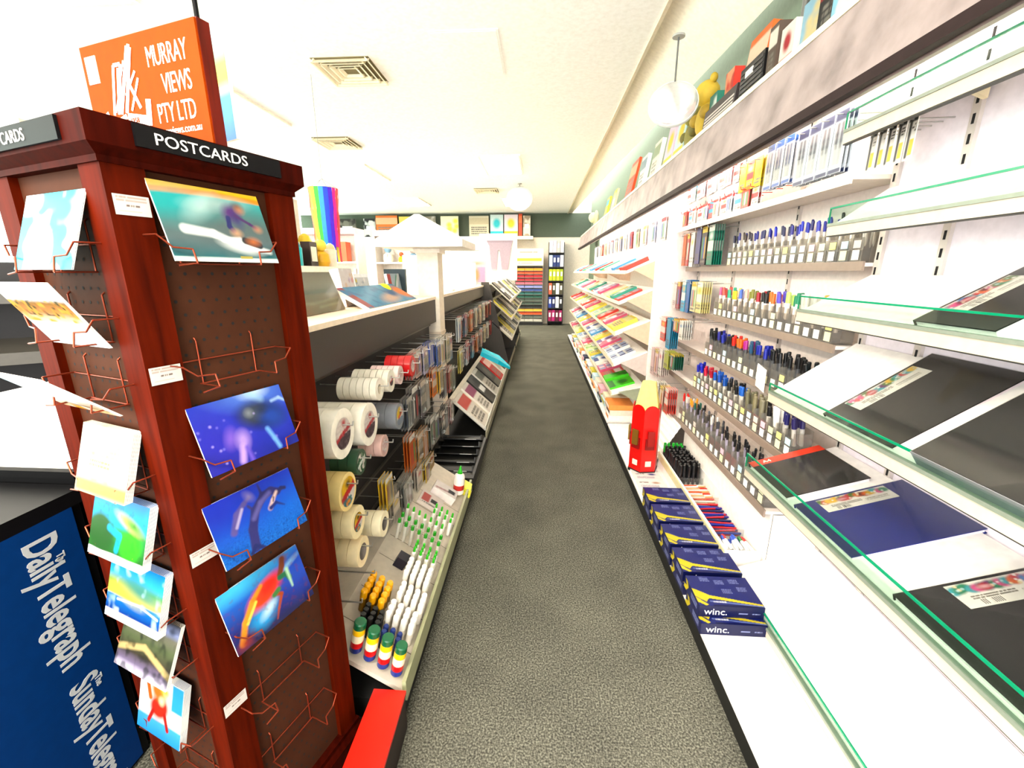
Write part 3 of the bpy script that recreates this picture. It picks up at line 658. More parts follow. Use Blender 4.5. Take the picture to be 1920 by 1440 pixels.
ACR = mat('f2f0ec', .1, kind='film', spec=.3)
bw, bd, bh = .066, .085, .135
def bin_mesh():
    b = B(); w = bw / 2; t = .0025
    b.box(-bd, 0, -w, w, 0, t); b.box(-t, 0, -w, w, t, bh); b.box(-bd, -bd + t, -w, w, t, bh * .72)
    b.box(-bd + t, -t, -w, -w + t, t, bh * .9); b.box(-bd + t, -t, w - t, w, t, bh * .9)
    return b.mesh('pen_bin', ACR)
BINM = bin_mesh()
CARDS = [B().box(-bd - .002, -bd - .0005, -.019, .019, .012, .05).mesh('label_card', mat(c, .5)) for c in ('f6f1ea', 'f5f0c8', 'f7f4f0')]
CARDS2 = [B().box(-bd - .0016, -bd - .0005, -.02, .02, .058, .088).mesh('picture_card', mat(c, .5)) for c in ('e8d8d0', 'f4ee9a', 'f2c8d4', 'c8e4ea', 'e4e8c0')]
def pen_mesh(c, capc, kind):
    b = B()
    if kind == 'pen':       # slim ballpoint: barrel, cap, clip, nib end
        b.lathe([(.0015, 0, 0), (.0045, .012, 0), (.005, .02, 0), (.005, .095, 0), (.0058, .0955, 1), (.0058, .138, 1), (.004, .142, 1)], 8)
        b.box(.0055, .0075, -.0018, .0018, .098, .136, 1)
    elif kind == 'marker':
        b.lathe([(.0085, 0, 0), (.0095, .004, 0), (.0095, .08, 0), (.0105, .0805, 1), (.0098, .128, 1), (.0075, .132, 1)], 8)
    else:                   # highlighter, flat-sided
        b.lathe([(.008, 0, 0), (.009, .003, 0), (.009, .07, 0), (.0095, .0705, 1), (.0088, .105, 1), (.006, .112, 1)], 6)
        b.box(.0085, .0105, -.0025, .0025, .072, .105, 1)
    return b.mesh(kind, [mat(c, .35), mat(capc, .35)])
PENM = {}
def penm(c, cap, kind):
    if (c, cap, kind) not in PENM: PENM[(c, cap, kind)] = pen_mesh(c, cap, kind)
    return PENM[(c, cap, kind)]
K, BL, RD, GR = '15151a', '1c2f9c', 'c41e22', '1c8a4a'
ROWC = [
    [('pen', 'e8e4de', c) for c in ('2a2a6c', '25257a', K, '2a2f9c', '3038a8', '24246a', '2a3ab8', '26268a', '3a3a60', '2a3ac0', '2030a0', '303068', '2c2c90', '453a4a', '584a40', '3a3a8a', '303050')],
    [('marker', 'f0e6e0', c) for c in ('c8a83a', 'bfa24a', 'e6d8d8', 'e8dcd8', '2a8a6a', 'b8d878', '6a5ac0', 'e8782a', K, 'a82a3a', '8a8a3a', 'd8b0a0', '5a7ac8', 'f0d03a', '3aa88a', 'd86a5a', 'c86a9a')],
    [('marker', '55565a', c) for c in ('28b8c8', K, K, K, K, K, BL, BL, '2a5a7a', 'a82a8a', 'e8701a', 'd02a1a', K, BL, '2a2a8c', K, K)],
    [('marker', 'c8c4bc', c) for c in ('33286a', '2c2a70', 'f2f0ec', K, '8a8570', '8c8468', '7c7860', '1a66b8', K, K, '1a5aa8', '1a5ab0', '1e62b4', 'a8183a', 'c01e44', '1a2ab0', '1c2fa8')],
    [('pen', 'a8a0b0', c) for c in ('5a3a48', '3a2a38', K, K, K, K, K, '2a2a30', '4a4a50', 'd8d4d0', '55504c', '6a6a70', '1a1a1a', '2a6a5a', 'e8a02a', 'd8d0c8', 'd02a1a')]]
CN = {'15151a': 'black', BL: 'blue'}
def cname(c):
    r, g, b = [int(c[i:i + 2], 16) for i in (0, 2, 4)]
    mx, mn = max(r, g, b), min(r, g, b)
    if mx < 70: return 'black'
    if mx - mn < 26: return 'white' if mx > 190 else 'grey'
    if b == mx: return 'navy' if mx < 125 else ('violet' if r > g + 25 else 'blue')
    if r == mx: return 'yellow' if g > .72 * r and b < .6 * r else ('orange' if g > .42 * r and b < .5 * r else ('pink' if b > .45 * r else 'red')) if mx - mn > 60 else 'tan'
    return 'green'
ROWN = ['top bin row', 'second bin row', 'third bin row', 'fourth bin row', 'lowest bin row']
pitch = .0745
for ri, (x, z) in enumerate(ROWS):
    for bi in range(17):
        y = 1.875 + bi * pitch
        o = place('pen_bin', BINM, None, TR(x + .002 + bd, y, z))
        tag(o, 'clear pen bin with label card, %s from the near end of the %s' % (ORD[bi], ROWN[ri]), 'pen bin', 'clear pen bins on the right wall')
        place('label_card', CARDS[(bi * 7 + ri) % 3], o)
        if ri in (0, 3) or bi % 3 == 0: place('picture_card', CARDS2[(bi * 3 + ri) % 5], o)
        kind, c, cap = ROWC[ri][bi]
        R = random.Random(ri * 100 + bi)
        if kind == 'marker' and cap in ('8a8570', '8c8468', '7c7860', 'f2f0ec'): c = cap
        me = penm(c, cap, kind)
        for q, (dx, dy) in enumerate(((-.065, -.016), (-.052, .014), (-.030, -.012), (-.022, .017))):
            if (q == 3 and bi % 2) : continue
            p = place('pen' if kind == 'pen' else 'marker', me, None, TR(x + bd + dx, y + dy, z + .055 + R.uniform(-.008, .012), R.uniform(-.08, .08), R.uniform(-.12, .02)))
            tag(p, '%s-capped %s in the %s bin from the near end, %s' % (cname(cap), 'pen' if kind == 'pen' else 'marker', ORD[bi], ROWN[ri]), 'pen' if kind == 'pen' else 'marker', 'pens and markers in the %s' % ROWN[ri])
# loose card sleeve hanging on the third row
o = tag(B().box(-.001, .001, -.045, .045, 0, .13).build('sleeve_card', WHITE, None, TR(1.172, 2.26, .90, ry=-.12, rx=.2)), 'blank white card hung askew in front of the third row of bins', 'card')

# ------------------------------------------------------------------ hanging packs on hooks
def hook(x0, x1, y, z, parent=None): return B().tube([(x0, y, z), (x1, y, z - .004), (x1 - .004, y, z + .012)], .0022, 6)
def pack_art(w, h, base, head, kind, seed, px=.005):
    a = Art(w, h, px, base); A = a.asp; R = random.Random(seed)
    a.rect(0, .84, A, 1, head)
    if kind == 'pens':
        for i in range(2): a.seg([(A * (.33 + .34 * i), .12), (A * (.33 + .34 * i), .78)], A * .075, 'd8dde4', .03); a.seg([(A * (.33 + .34 * i), .42), (A * (.33 + .34 * i), .78)], A * .085, head, .03)
        a.rect(0, .0, A, .08, head)
    elif kind == 'stripe':
        a.rect(0, .35, A, .6, head); a.lines(A * .1, .1, A * .9, .3, 2, '8a8680', seed); a.ell(A * .5, .72, A * .25, .07, R.choice(['f2d03a', 'd8303a', '2a8ac8', 'f4f4f0']))
    elif kind == 'marker':
        a.seg([(A * .3, .08), (A * .3, .92)], A * .16, '1a181c', .03); a.rect(A * .5, .1, A * .95, .45, 'e8c83a'); a.lines(A * .5, .6, A * .95, .8, 3, '55504c', seed)
    elif kind == 'items':
        for i in range(3): a.seg([(A * (.25 + .25 * i), .2), (A * (.25 + .25 * i), .7)], A * .09, R.choice(['c83a3a', 'e8b83a', '3a6ac8', '3aa86a', 'e8e4de', '2a2a30']), .03)
        a.lines(A * .1, .04, A * .9, .14, 1, '9a958c', seed)
    else:
        a.cloud(head, 5, .45, .6, seed); a.lines(A * .1, .1, A * .9, .3, 3, '77726a', seed)
    return a
def hang_stack(x_wall, x_front, y, z_top, w, h, n, art, label, group, hookmat=STEEL, blister=None):
    """n carded packs one behind the other on one wall hook; each pack a thing with its printed card and clear blister"""
    hk = tag(hook(x_wall, x_front - .03 if x_wall > x_front else x_front + .03, y, z_top - .012).build('wall_hook', hookmat), 'hook for ' + label, 'hook', 'wall hooks for hanging packs')
    me = art.mesh('printed_card', PRINTG); sgn = -1 if x_wall > x_front else 1
    bb = B().box(-.0012, .0012, -w / 2, w / 2, -h, 0).mesh('hanging_pack', mat(art.base, .6))
    bl = None
    if blister: bl = B().box(.002, .012, -w * .36, w * .36, -h * .86, -h * .2).mesh('blister', CLEAR)
    for i in range(n):
        x = x_front + sgn * (-.016) * i
        M = axes((x, y, z_top), (-sgn if False else (1 if sgn > 0 else -1), 0, 0), (0, 1 if sgn > 0 else -1, 0), (0, 0, 1))
        o = place('hanging_pack', bb, None, M)
        place('printed_card', me, o, axes((.0016, 0, -h), (0, 1, 0), (0, 0, 1), (1, 0, 0)))
        if bl is not None: place('blister', bl, o)
        tag(o, label if n == 1 else label + (', front', ', second', ', third', ', fourth', ', fifth')[i], 'hanging pack', group)
GP = 'carded packs hanging above the pen bins'
for i in range(3): hang_stack(PW, 1.15, 2.27 + i * .085, 2.115, .07, .21, 3, pack_art(.07, .21, 'f4f6fa', '2a66b0', 'pens', 1), 'mid-blue pen pack, %s hook left of the navy packs' % ORD[i], GP, blister=True)
for i in range(4): hang_stack(PW, 1.15, 1.915 + i * .082, 2.10, .074, .225, 3, pack_art(.074, .225, 'e8f2fa', '2a3a68', 'pens', 2), 'navy pen pack on the top shelf, %s hook from its near end' % ORD[i], GP, blister=True)
for i in range(5): hang_stack(WB, 1.18, 1.60 + i * .042, 1.985, .034, .135, 1, pack_art(.034, .135, 'f0ebe4', '1c1a1e', 'marker', 4 + i, .003), 'slim black and yellow marker pack, %s from the camera' % ORD[i], GP)
for i in range(3): hang_stack(PW, 1.17, 2.60 + i * .09, 2.10, .08, .15, 2, pack_art(.08, .15, 'f6e21a', 'd8301e' if i == 1 else 'e8c81a', 'stripe', 6 + i), 'bright yellow carded pack, %s of three side by side' % ('rightmost', 'middle', 'leftmost')[i], GP)
for r_, (z, rng, cols) in enumerate(((2.14, (2.90, 3.80), ['f4eee8', 'f6dcdc', 'f2f2ee', 'e8eef2']), (1.97, (2.62, 3.85), ['f6f0ec', 'd83a2a', 'f4dcd8', 'e2f0f4', 'f4f0e8']))):
    y = rng[0]; i = 0
    while y < rng[1]:
        w = (.075, .095, .085)[i % 3]; base = cols[i % len(cols)]
        hang_stack(PW, 1.18 - .01 * (i % 2), y, z, w, .115, 2, pack_art(w, .115, base, ('d83a32', 'c83038', 'e85a4a', '38b0cc')[(i + r_) % 4], ('stripe', 'items')[i % 2], i + 10 * r_),
                   'small %s pack, %s hanging row, %s from the near end' % (('white', 'red-topped', 'pale')[i % 3], ('upper', 'lower')[r_], ORD[i]), GP, hookmat=mat('c8302a', .35))
        y += w + .02; i += 1
# beyond the bins: taller packs between the bin rows and the sloping racks
GQ = 'packs hanging beyond the pen bins'
spec = [(3.24, 1.82, .10, .27, '1a9a80', 'teal'), (3.37, 1.82, .10, .27, '3a3640', 'charcoal'), (3.49, 1.82, .09, .26, '5a5a90', 'grey-violet'), (3.62, 1.80, .08, .26, 'f2ede8', 'white'), (3.72, 1.80, .06, .25, 'd8301e', 'red'), (3.81, 1.80, .07, .25, 'e8742a', 'orange'),
        (3.24, 1.43, .10, .22, 'f4e9a8', 'pale yellow'), (3.36, 1.43, .10, .22, 'f6efc0', 'cream'), (3.49, 1.44, .07, .25, '1a7ab8', 'mid-blue'), (3.59, 1.44, .09, .25, '2ab4d8', 'cyan'), (3.72, 1.42, .07, .22, 'b82a44', 'crimson'), (3.82, 1.42, .08, .22, 'f2dcd8', 'pale pink'),
        (3.26, 1.15, .08, .14, 'f2efe8', 'white'), (3.38, 1.15, .14, .10, 'a8244a', 'magenta framed'), (3.56, 1.14, .10, .25, '22a6cc', 'turquoise'), (3.72, 1.13, .13, .20, 'e8341a', 'bright red'),
        (3.26, .90, .11, .12, '0c5f58', 'dark teal'), (3.42, .89, .11, .14, 'b8bc4a', 'olive'), (3.58, .88, .09, .22, 'f0e4de', 'ivory'), (3.70, .86, .09, .24, 'f2d2d2', 'blush pink'), (3.82, .85, .09, .24, 'eacaca', 'rose'), (3.22, .64, .09, .20, 'e8341e', 'scarlet'), (3.36, .62, .09, .20, 'f0d8c8', 'peach'), (3.5, .62, .09, .2, 'f2ece4', 'off-white')]
lev = {1.8: 'top', 1.4: 'second', 1.1: 'third', .9: 'fourth', .8: 'fourth', .6: 'bottom'}
for i, (y, z, w, h, c, nm) in enumerate(spec):
    lv = 'top' if z > 1.7 else 'second' if z > 1.3 else 'third' if z > 1.0 else 'fourth' if z > .8 else 'bottom'
    xw = PW; xf = {'top': 1.2, 'second': 1.16, 'third': 1.06, 'fourth': 1.02, 'bottom': .99}[lv]
    hang_stack(xw, xf, y, z, w, h, 5, pack_art(w, h, c, ('f2ede6', 'e8c83a', c)[i % 3], ('stripe', 'items', 'x')[i % 3], 40 + i), '%s carded pack in the %s row beside the sloping racks' % (nm, lv), GQ)

# ------------------------------------------------------------------ loose-pen trays and paper reams on the base deck
TRAY = empty('pen_tray', (.90, 0, .10), 0, 'long white open tray of loose pens and markers behind the paper reams', 'tray')
B().box(0, .17, 1.82, 2.98, 0, .07).box(0, .006, 1.82, 2.98, .07, .13).box(.164, .17, 1.82, 2.98, .07, .17).box(.006, .164, 1.82, 1.826, .07, .12).box(.006, .164, 2.974, 2.98, .07, .12).build('box', mat('f2eee8', .4), TRAY)
for y in (1.99, 2.31, 2.55): B().box(.006, .164, y, y + .004, .07, .125).build('divider', CLEAR, TRAY)
B().box(-.006, -.001, 1.82, 2.98, .07, .12).build('label_strip', mat('cfc9a0', .4), TRAY)
R = random.Random(5); n = 0
def loose(me, nm, x, y, z, rz, lab, grp, tilt=0.): tag(place(nm, me, None, TR(x, y, z, 0, math.pi / 2 - tilt, rz)), lab, nm, grp)
for j in range(5):
    for i in range(14):
        y = 2.575 + i * .0275
        c = GR if i > 11 else K; me = penm('2a2a2e', '22a838' if i > 11 else '141416', 'marker')
        tag(place('marker', me, None, TR(.922 + j * .029, y, .172 + .003 * (i % 3), R.uniform(-.06, .06), R.uniform(-.05, .05))), '%s-capped marker standing upright in the far end of the low tray' % ('green' if i > 11 else 'black'), 'marker', 'upright markers in the low tray')
for i in range(20):
    c = ('f4e4d0', 'e8b088', 'f6f0e6', 'd86a4a')[i % 4]; y = 2.325 + (i % 10) * .0215
    loose(penm(c, ('e8a070', 'f2e8da', 'c83a2a')[i % 3], 'pen'), 'pen', .912 + R.uniform(0, .01), y, .178 + (i // 10) * .012, R.uniform(-.1, .1), 'pale peach and white pen lying in the middle of the low tray', 'loose pens in the low tray')
for i in range(34):
    nm, c = (('red', 'b8182a'), ('blue', '1a2a8a'), ('blue', '22309a'), ('red', 'c02030'), ('navy', '1c2460'))[i % 5]; y = 2.005 + (i % 17) * .0178
    loose(penm(c, c, 'pen'), 'pen', .912 + R.uniform(0, .01), y, .178 + (i // 17) * .013, R.uniform(-.14, .14), '%s ballpoint pen lying in the near half of the low tray' % nm, 'loose pens in the low tray')
for i in range(12):
    nm, c = (('blue', '1450b8'), ('blue', '1a5ac4'), ('green', '0c7a2c'), ('red', 'cc1c1c'))[i % 4 if i > 6 else i % 2]
    loose(penm('f0f0ee', c, 'highlighter'), 'highlighter', .925 + (i % 6) * .024, 1.845 + R.uniform(0, .02), .182 + .02 * (i // 6), R.uniform(1.2, 1.9), '%s-capped white highlighter in the nearest end of the low tray' % nm, 'loose highlighters in the low tray')

def ream(y0, k, label, cut=0.):
    """A4 paper ream lying flat: navy wrapper, yellow wedge, white lettering"""
    L_, D_, H_ = .255, .175, .052
    t = empty('paper_ream', (.662, y0, .101 + k * (H_ + .001)), 0, label, 'paper ream', 'navy paper reams on the low deck')
    a = Art(L_, D_, .0025, '27317a'); A = a.asp
    a.poly([(0, .30), (.20, .12), (.30, .24), (A, .05), (A, .10), (.34, .34), (.1, .5), (0, .55)], 'd8c832'); a.poly([(0, .12), (.16, 0), (.22, .04), (0, .28)], 'd8c832'); a.rect(.32, .0, A, .045, '1a2052')
    a.seg([(.30, .15), (A, .04)], .012, '8a9ad0', .03)
    for (x, y) in ((.62, .72), (.98, .76), (.30, .80), (.70, .42), (1.08, .50)): a.lines(x, y, x + .22, y + .15, 4, '8f97c8', int(x * 50))
    a.lines(.36, .10, .66, .17, 1, 'e8e8ee', 4)
    B().box(0, L_, 0, D_, 0, H_).build('wrapper', mat('1e2660', .4), t)
    place('printed_top', a.mesh('printed_top', PRINTG), t, TR(L_ / 2, 0, H_ + .0006))
    f = Art(L_, H_, .0025, '1b2258'); f.poly([(0, 0), (.30, 0), (.55, .5), (.30, 1), (.12, 1), (.3, .5), (0, .2)], 'e0cf30') if False else None
    f.lines(3.0, .3, 3.7, .5, 1, '9aa2cc', 2); f.lines(4.0, .3, 4.6, .5, 1, '9aa2cc', 3)
    fr = place('printed_end', f.mesh('printed_end', PRINTG), t, axes((L_ / 2, -.0006, 0), (1, 0, 0), (0, 0, 1), (0, -1, 0)))
    lettering('winc.', .042, mat('f2f2f4', .4), fr, TR(-L_ / 2 + .02, .012, .0005), squash=1.05)
    e = Art(D_, H_, .0025, '20286a'); e.poly([(0, 0), (.5, 0), (1.0, .6), (.6, 1), (.2, 1), (.55, .55), (0, .3)], 'e2d02c'); e.lines(1.6, .25, 2.9, .75, 3, '8f97c8', 5)
    place('printed_side', e.mesh('printed_side', PRINTG), t, axes((-.0006, D_ / 2, 0), (0, -1, 0), (0, 0, 1), (-1, 0, 0)))
    return t
ream(1.44, 0, 'navy ream reading winc., lowest and nearest the camera'); ream(1.475, 1, 'navy ream reading winc., on top of the nearest ream')
yy = 1.655
for i, (nm, ks) in enumerate((('second stack from the camera', 2), ('third stack from the camera', 2), ('fourth stack from the camera', 2), ('farthest stack, beside the white leaflets', 2))):
    for k in range(ks): ream(yy + .02 * k, k, 'navy paper ream, %s of the %s' % (('lower one', 'top one')[k], nm))
    yy += .20
# white leaflets on the deck
for i in range(4):
    a = Art(.19, .12, .005, 'fbfaf6'); a.lines(.2, .2, 1.2, .5, 3, 'b8b0c0', i); a.ell(1.1, .75, .2, .12, '3a4a9a' if i == 2 else 'c8a890'); a.lines(.2, .7, .7, .85, 2, '8a7a70', i + 3)
    o = tag(B().box(-.095, .095, 0, .12, -.012, -.0006).build('leaflet_pack', WHITE), 'white printed leaflet pack on the deck %s' % ('just past the reams', 'second past the reams', 'beside the red pencil display', 'under the red pencil display')[i], 'leaflet', 'leaflets on the low deck')
    place('printed_face', a.mesh('printed_face'), o); o.location = (.775, 2.475 + i * .125, .114)

# giant red pencil dispenser
PN = empty('pencil_display', (.775, 2.93, .101), math.radians(8), 'giant red pencil-shaped cardboard display holding small packs', 'display')
def hexp(r, rot=0): return [(r * math.cos(math.pi / 3 * i + rot), r * math.sin(math.pi / 3 * i + rot)) for i in range(6)]
r0 = .105; hx = hexp(r0, math.pi / 6 * 0)
for i in range(6):
    (xa, ya), (xb, yb) = hx[i], hx[(i + 1) % 6]
    nrm = math.atan2(ya + yb, xa + xb)
    W_ = math.dist((xa, ya), (xb, yb)); cxm, cym = (xa + xb) / 2, (ya + yb) / 2
    M = axes((cxm, cym, 0), (-math.sin(nrm), math.cos(nrm), 0), (0, 0, 1), (math.cos(nrm), math.sin(nrm), 0))
    pts = [(-W_ / 2, .02), (W_ / 2, .02)] + [(W_ / 2 * math.cos(math.pi * q / 8), .46 + W_ / 2 * .95 * math.sin(math.pi * q / 8)) for q in range(9)]
    p = B().prism(pts, -.004, 0, 'z', M=M).build('side_panel', mat('c8140e', .35), PN)
    if i % 2 == 0 or i == 3:
        B().box(-W_ * .3, W_ * .3, .19, .27, .0004, .012, M=M).build('pocket', mat('8a0e0e', .4), p); B().box(-W_ * .2, W_ * .2, .06, .10, .0004, .003, M=M).build('sticker', mat('f0dcc8', .5), p)
        B().box(-W_ * .22, W_ * .22, .22, .33, .012, .024, M=M).build('small_pack', mat(('7a5a20', 'a02018', '8a7030')[i % 3], .4), p)
b = B(); n6 = 6; top = hexp(.052); bot = hexp(.100)
b.add([(x, y, .44) for x, y in bot] + [(x, y, .66) for x, y in top], [(i, (i + 1) % 6, 6 + (i + 1) % 6, 6 + i) for i in range(6)] + [tuple(range(6, 12))], 0)
b.build('sharpened_tip', mat('f2e28a', .5), PN)
b = B(); b.add([(x * 1.05, y * 1.05, 0) for x, y in hx] + [(x * 1.05, y * 1.05, .02) for x, y in hx], [(i, (i + 1) % 6, 6 + (i + 1) % 6, 6 + i) for i in range(6)] + [tuple(range(6, 12)), tuple(range(5, -1, -1))]); b.build('base', mat('262a2c', .4), PN)

# ------------------------------------------------------------------ far right: sloping racks of pads
FR = empty('sloping_rack', (0, 0, 0), 0, 'long white rack of sloping shelves of cards and pads beyond the red pencil', 'rack')
FY0, FY1 = 3.95, 9.9
B().box(1.20, 1.22, FY0, FY1, .1, 2.0).build('back_panel', mat('f0e8de', .5), FR)
LV = [(.70, .66, .45), (.70, .95, .45), (.72, 1.23, .45), (.76, 1.50, .45), (.70, .38, .3)]
for (x, z, s_) in LV:
    d = .30
    sh = B().prism([(x, z), (x + d, z + s_ * d), (x + d + .006, z + s_ * d - .014), (x + .006, z - .014)], FY0, FY1).build('shelf', mat('f4efe8', .45), FR)
    B().box(x - .006, x, FY0, FY1, z - .018, z + .014).build('front_lip', mat('ece0c8', .4), sh)
for y in (FY0, FY0 + 2, FY0 + 4):
    for (x, z, s_) in LV:
        B().prism([(x + .06, z + .02), (x + .30, z + s_ * .30 - .02), (x + .48, z + .1), (x + .48, z - .12), (x + .30, z - .10)], y - .012, y).build('end_plate', mat('dcbfa6' if z > .7 else ('9aa08a' if z < .5 else 'cfc3bc'), .5), FR)
B().box(1.0, 1.41, FY0 - .03, FY0 - .014, .1, 1.62).box(1.12, 1.41, FY0 - .03, FY0 - .014, 1.62, 2.34).build('end_panel', mat('f2e9e2', .5), FR)
B().box(.67, 1.22, FY0, FY1, .085, .10).build('base_deck', mat('f4f1ec', .4), FR)
B().box(.675, .69, FY0, FY1, 0, .085).build('kick_plate', mat('121212', .5), FR)
def pad_art(w, h, base, acc, seed):
    a = Art(w, h, .008, base); A = a.asp; R = random.Random(seed); k = seed % 5
    if k == 0: [a.ell(R.uniform(0, A), R.uniform(0, 1), .14, .12, acc) for _ in range(6)]
    elif k == 1: a.rect(0, .6, A, .9, acc); a.lines(.1, .1, A - .1, .5, 4, '8a867e', seed)
    elif k == 2:
        for i in range(3):
            for j in range(3): a.rect(A * (.08 + .31 * i), .06 + .32 * j, A * (.32 + .31 * i), .30 + .32 * j, acc if (i + j) % 2 else '9ab4dc')
    elif k == 3: a.cloud(acc, 4, .45, .6, seed); a.rect(A * .2, .4, A * .8, .6, 'ffffff')
    else: a.rect(0, 0, A, .25, acc); a.ell(A * .5, .6, A * .28, .22, acc)
    return a
def slope_item(x, z, s_, y, w, h, thick, base, acc, seed, label, grp, off=.01):
    ang = math.atan(s_); X = (0, -1, 0); Y = (math.cos(ang), 0, math.sin(ang)); Z = (-math.sin(ang), 0, math.cos(ang))
    o = Vector((x + off, y, z + .001)) + Vector(Y) * .0 + Vector(Z) * .002
    t = B().box(-w / 2, w / 2, 0, h, 0, thick - .0006).build('card_pack', mat(base, .6), None, axes(o, X, Y, Z))
    place('printed_face', pad_art(w, h, base, acc, seed).mesh('printed_face'), t, TR(0, 0, thick))
    tag(t, label, 'card pack', grp); return t
PAL = [('f6f4ee', '2f4f9c'), ('f2dc5a', 'f6f0b0'), ('d8688c', 'f4d8e0'), ('4ab09a', 'e8f4ee'), ('fbe3cf', 'e8843a'), ('eae4f2', '6a4a9c'), ('dc4a3c', 'f4e8e0'), ('5aa4d4', 'e0eef6'), ('e8f2c8', '7ab81e'), ('f6e6dc', '9a6a4a')]
names = ['white and blue', 'yellow', 'pink', 'teal', 'peach and orange', 'lilac', 'red', 'sky blue', 'lime', 'beige']
lvn = ['fourth shelf down', 'third shelf down', 'second shelf down', 'top shelf', 'lowest shelf']
seq = 0
for li, (x, z, s_) in enumerate(LV):
    y = FY0 + .13; i = 0
    while y < FY1 - .2:
        w = (.20, .24, .17)[(i + li) % 3] * (1 if y < 6 else 1.3)
        ci = {0: [0, 0, 4, 2, 5, 1, 4, 7], 1: [1, 1, 2, 4, 6, 3, 8, 0], 2: [6, 3, 1, 4, 9, 2, 7, 0], 3: [6, 9, 7, 0, 4, 1, 3, 5], 4: [8, 8, 6, 2, 9, 0, 7, 1]}[li][i % 8]
        b_, a_ = PAL[ci]
        if li == 4 and i < 2: b_, a_ = ('58d81e', '0f8a10')
        slope_item(x, z, s_, y + w / 2, w, .24, .02 + .02 * ((i + li) % 2), b_, a_, (2 if (li == 0 and i < 2) else seq), '%s pack, %s along the %s of the sloping rack' % (names[ci] if not (li == 4 and i < 2) else 'bright green', ORD[i], lvn[li]), 'card packs on the sloping rack')
        y += w + .03; i += 1; seq += 1
# stacked boxes on the base deck of the sloping rack
y = 3.98; i = 0
cs = [('f6f2ea', 'white'), ('efe0d0', 'cream'), ('f0a050', 'orange'), ('f4f4f0', 'white'), ('c9e2e8', 'pale blue'), ('f2ead0', 'ivory'), ('24345c', 'navy'), ('d8cc4a', 'yellow'), ('f0c0cc', 'pink'), ('f4f1ea', 'white')]
while y < 8.8:
    for k in range(3):
        c, nm = cs[(i * 3 + k) % 10]; w = .20 + .03 * ((i + k) % 3)
        o = B().box(0, .24, 0, w, 0, .05).build('paper_pack', mat(c, .5)); o.location = (.69 + .01 * ((i + k) % 2), y, .101 + k * .052)
        B().box(-.001, 0, .03, w - .03, .012, .038).build('label', mat(cs[(i + k * 4 + 2) % 10][0], .5), o)
        tag(o, '%s paper pack, %s of the %s pile under the sloping rack' % (nm, ('bottom', 'middle', 'top')[k], ORD[i]), 'paper pack', 'paper packs under the sloping rack')
    y += .30; i += 1
# hanging packs high on the wall beyond, over the sloping rack
for i in range(14):
    y = 4.2 + i * .36; c = ('f4f0ea', 'e8e4f0', 'f2dce4', 'f0e8c8', 'c8363a', 'f6f2ec', '9a9aa8')[i % 7]
    hang_stack(1.30, 1.12, y, 1.98, .16, .2, 2, pack_art(.16, .2, c, ('c83a5a', 'b8b4c8', 'e8d06a', '7a7a8a')[i % 4], 'items', 80 + i, .01), 'hanging pack above the sloping rack, %s from its near end' % ORD[i], 'packs above the sloping rack')
B().box(1.30, 1.31, FY0, FY1, 1.6, 2.34).build('upper_panel', mat('f2ebe2', .5), FR)

# ------------------------------------------------------------------ stock on top of the pelmet ledge
HZ = 2.386
def carton(y, x, w, d, h, base, acc, seed, label, lean=0., name='carton'):
    o = B().box(-d, 0, -w / 2, w / 2, 0, h).build(name, mat(base, .55), None, TR(x, y, HZ, 0, lean, 0))
    place('printed_front', pad_art(w, h, base, acc, seed).mesh('printed_front'), o, axes((-d - .0008, 0, 0), (0, -1, 0), (0, 0, 1), (-1, 0, 0)))
    return tag(o, label, name, 'stock on the high ledge')
def place_row(rows):
    for (y, x, w, d, h, c, a_, sd, lab) in rows: carton(y, x, w, d, h, c, a_, sd, lab)
place_row([(1.62, 1.20, .12, .12, .20, '3a8a4a', 'd8c83a', 0, 'green and yellow carton, first at the near end of the high ledge'), (1.76, 1.18, .12, .10, .22, 'd8247a', '7ad0e0', 3, 'magenta carton near the near end of the high ledge'),
    (1.90, 1.17, .12, .10, .17, '9ad0e2', 'f0d8e0', 0, 'pale blue carton beside the magenta one on the high ledge'), (2.03, 1.19, .11, .10, .24, '1e1e22', 'c83a3a', 1, 'black carton with red print on the high ledge'),
    (2.16, 1.18, .12, .08, .20, '9ac0d2', 'd8c89a', 0, 'dusty blue picture carton on the high ledge'), (2.29, 1.17, .11, .09, .17, 'f0e6dc', 'b82a3a', 4, 'white carton with a red foot on the high ledge'), (2.40, 1.16, .08, .09, .22, '6a5a50', 'e8e0d4', 1, 'slim brown carton next to the black printer')])
pr = empty('printer', (1.17, 2.60, HZ), 0, 'black ribbed printer standing on the high ledge', 'printer')
B().box(-.10, .14, -.13, .13, 0, .16).build('body', mat('201e1f', .4), pr)
for i in range(6): B().box(-.104, -.10, -.12, .12, .02 + i * .022, .032 + i * .022).build('grille_bar', mat('4a4646', .4), pr)
B().box(-.106, -.101, -.02, .06, .10, .13).build('badge', mat('e6e2da', .4), pr)
carton(2.86, 1.22, .24, .06, .40, 'f0803a', 'f8d8c0', 1, 'orange poster box leaning behind the black printer', .12, 'poster_box')
carton(3.07, 1.20, .12, .06, .30, 'd84a3a', 'f4b08a', 3, 'red toy box beside the orange poster box')
carton(3.20, 1.18, .12, .08, .22, '2a8a78', 'e8f0e8', 0, 'teal box beside the yellow plush toy')
def blob(nm, y, x, parts, label, cat):
    t = empty(nm, (x, y, HZ), 0, label, cat, 'stock on the high ledge')
    for (n2, c, r, rr, col) in parts: B().ball((0, 0, 0), r[0], r[1], r[2], 12, 8).build(n2, mat(col, .7), t, TR(c[0], c[1], c[2]))
    return t
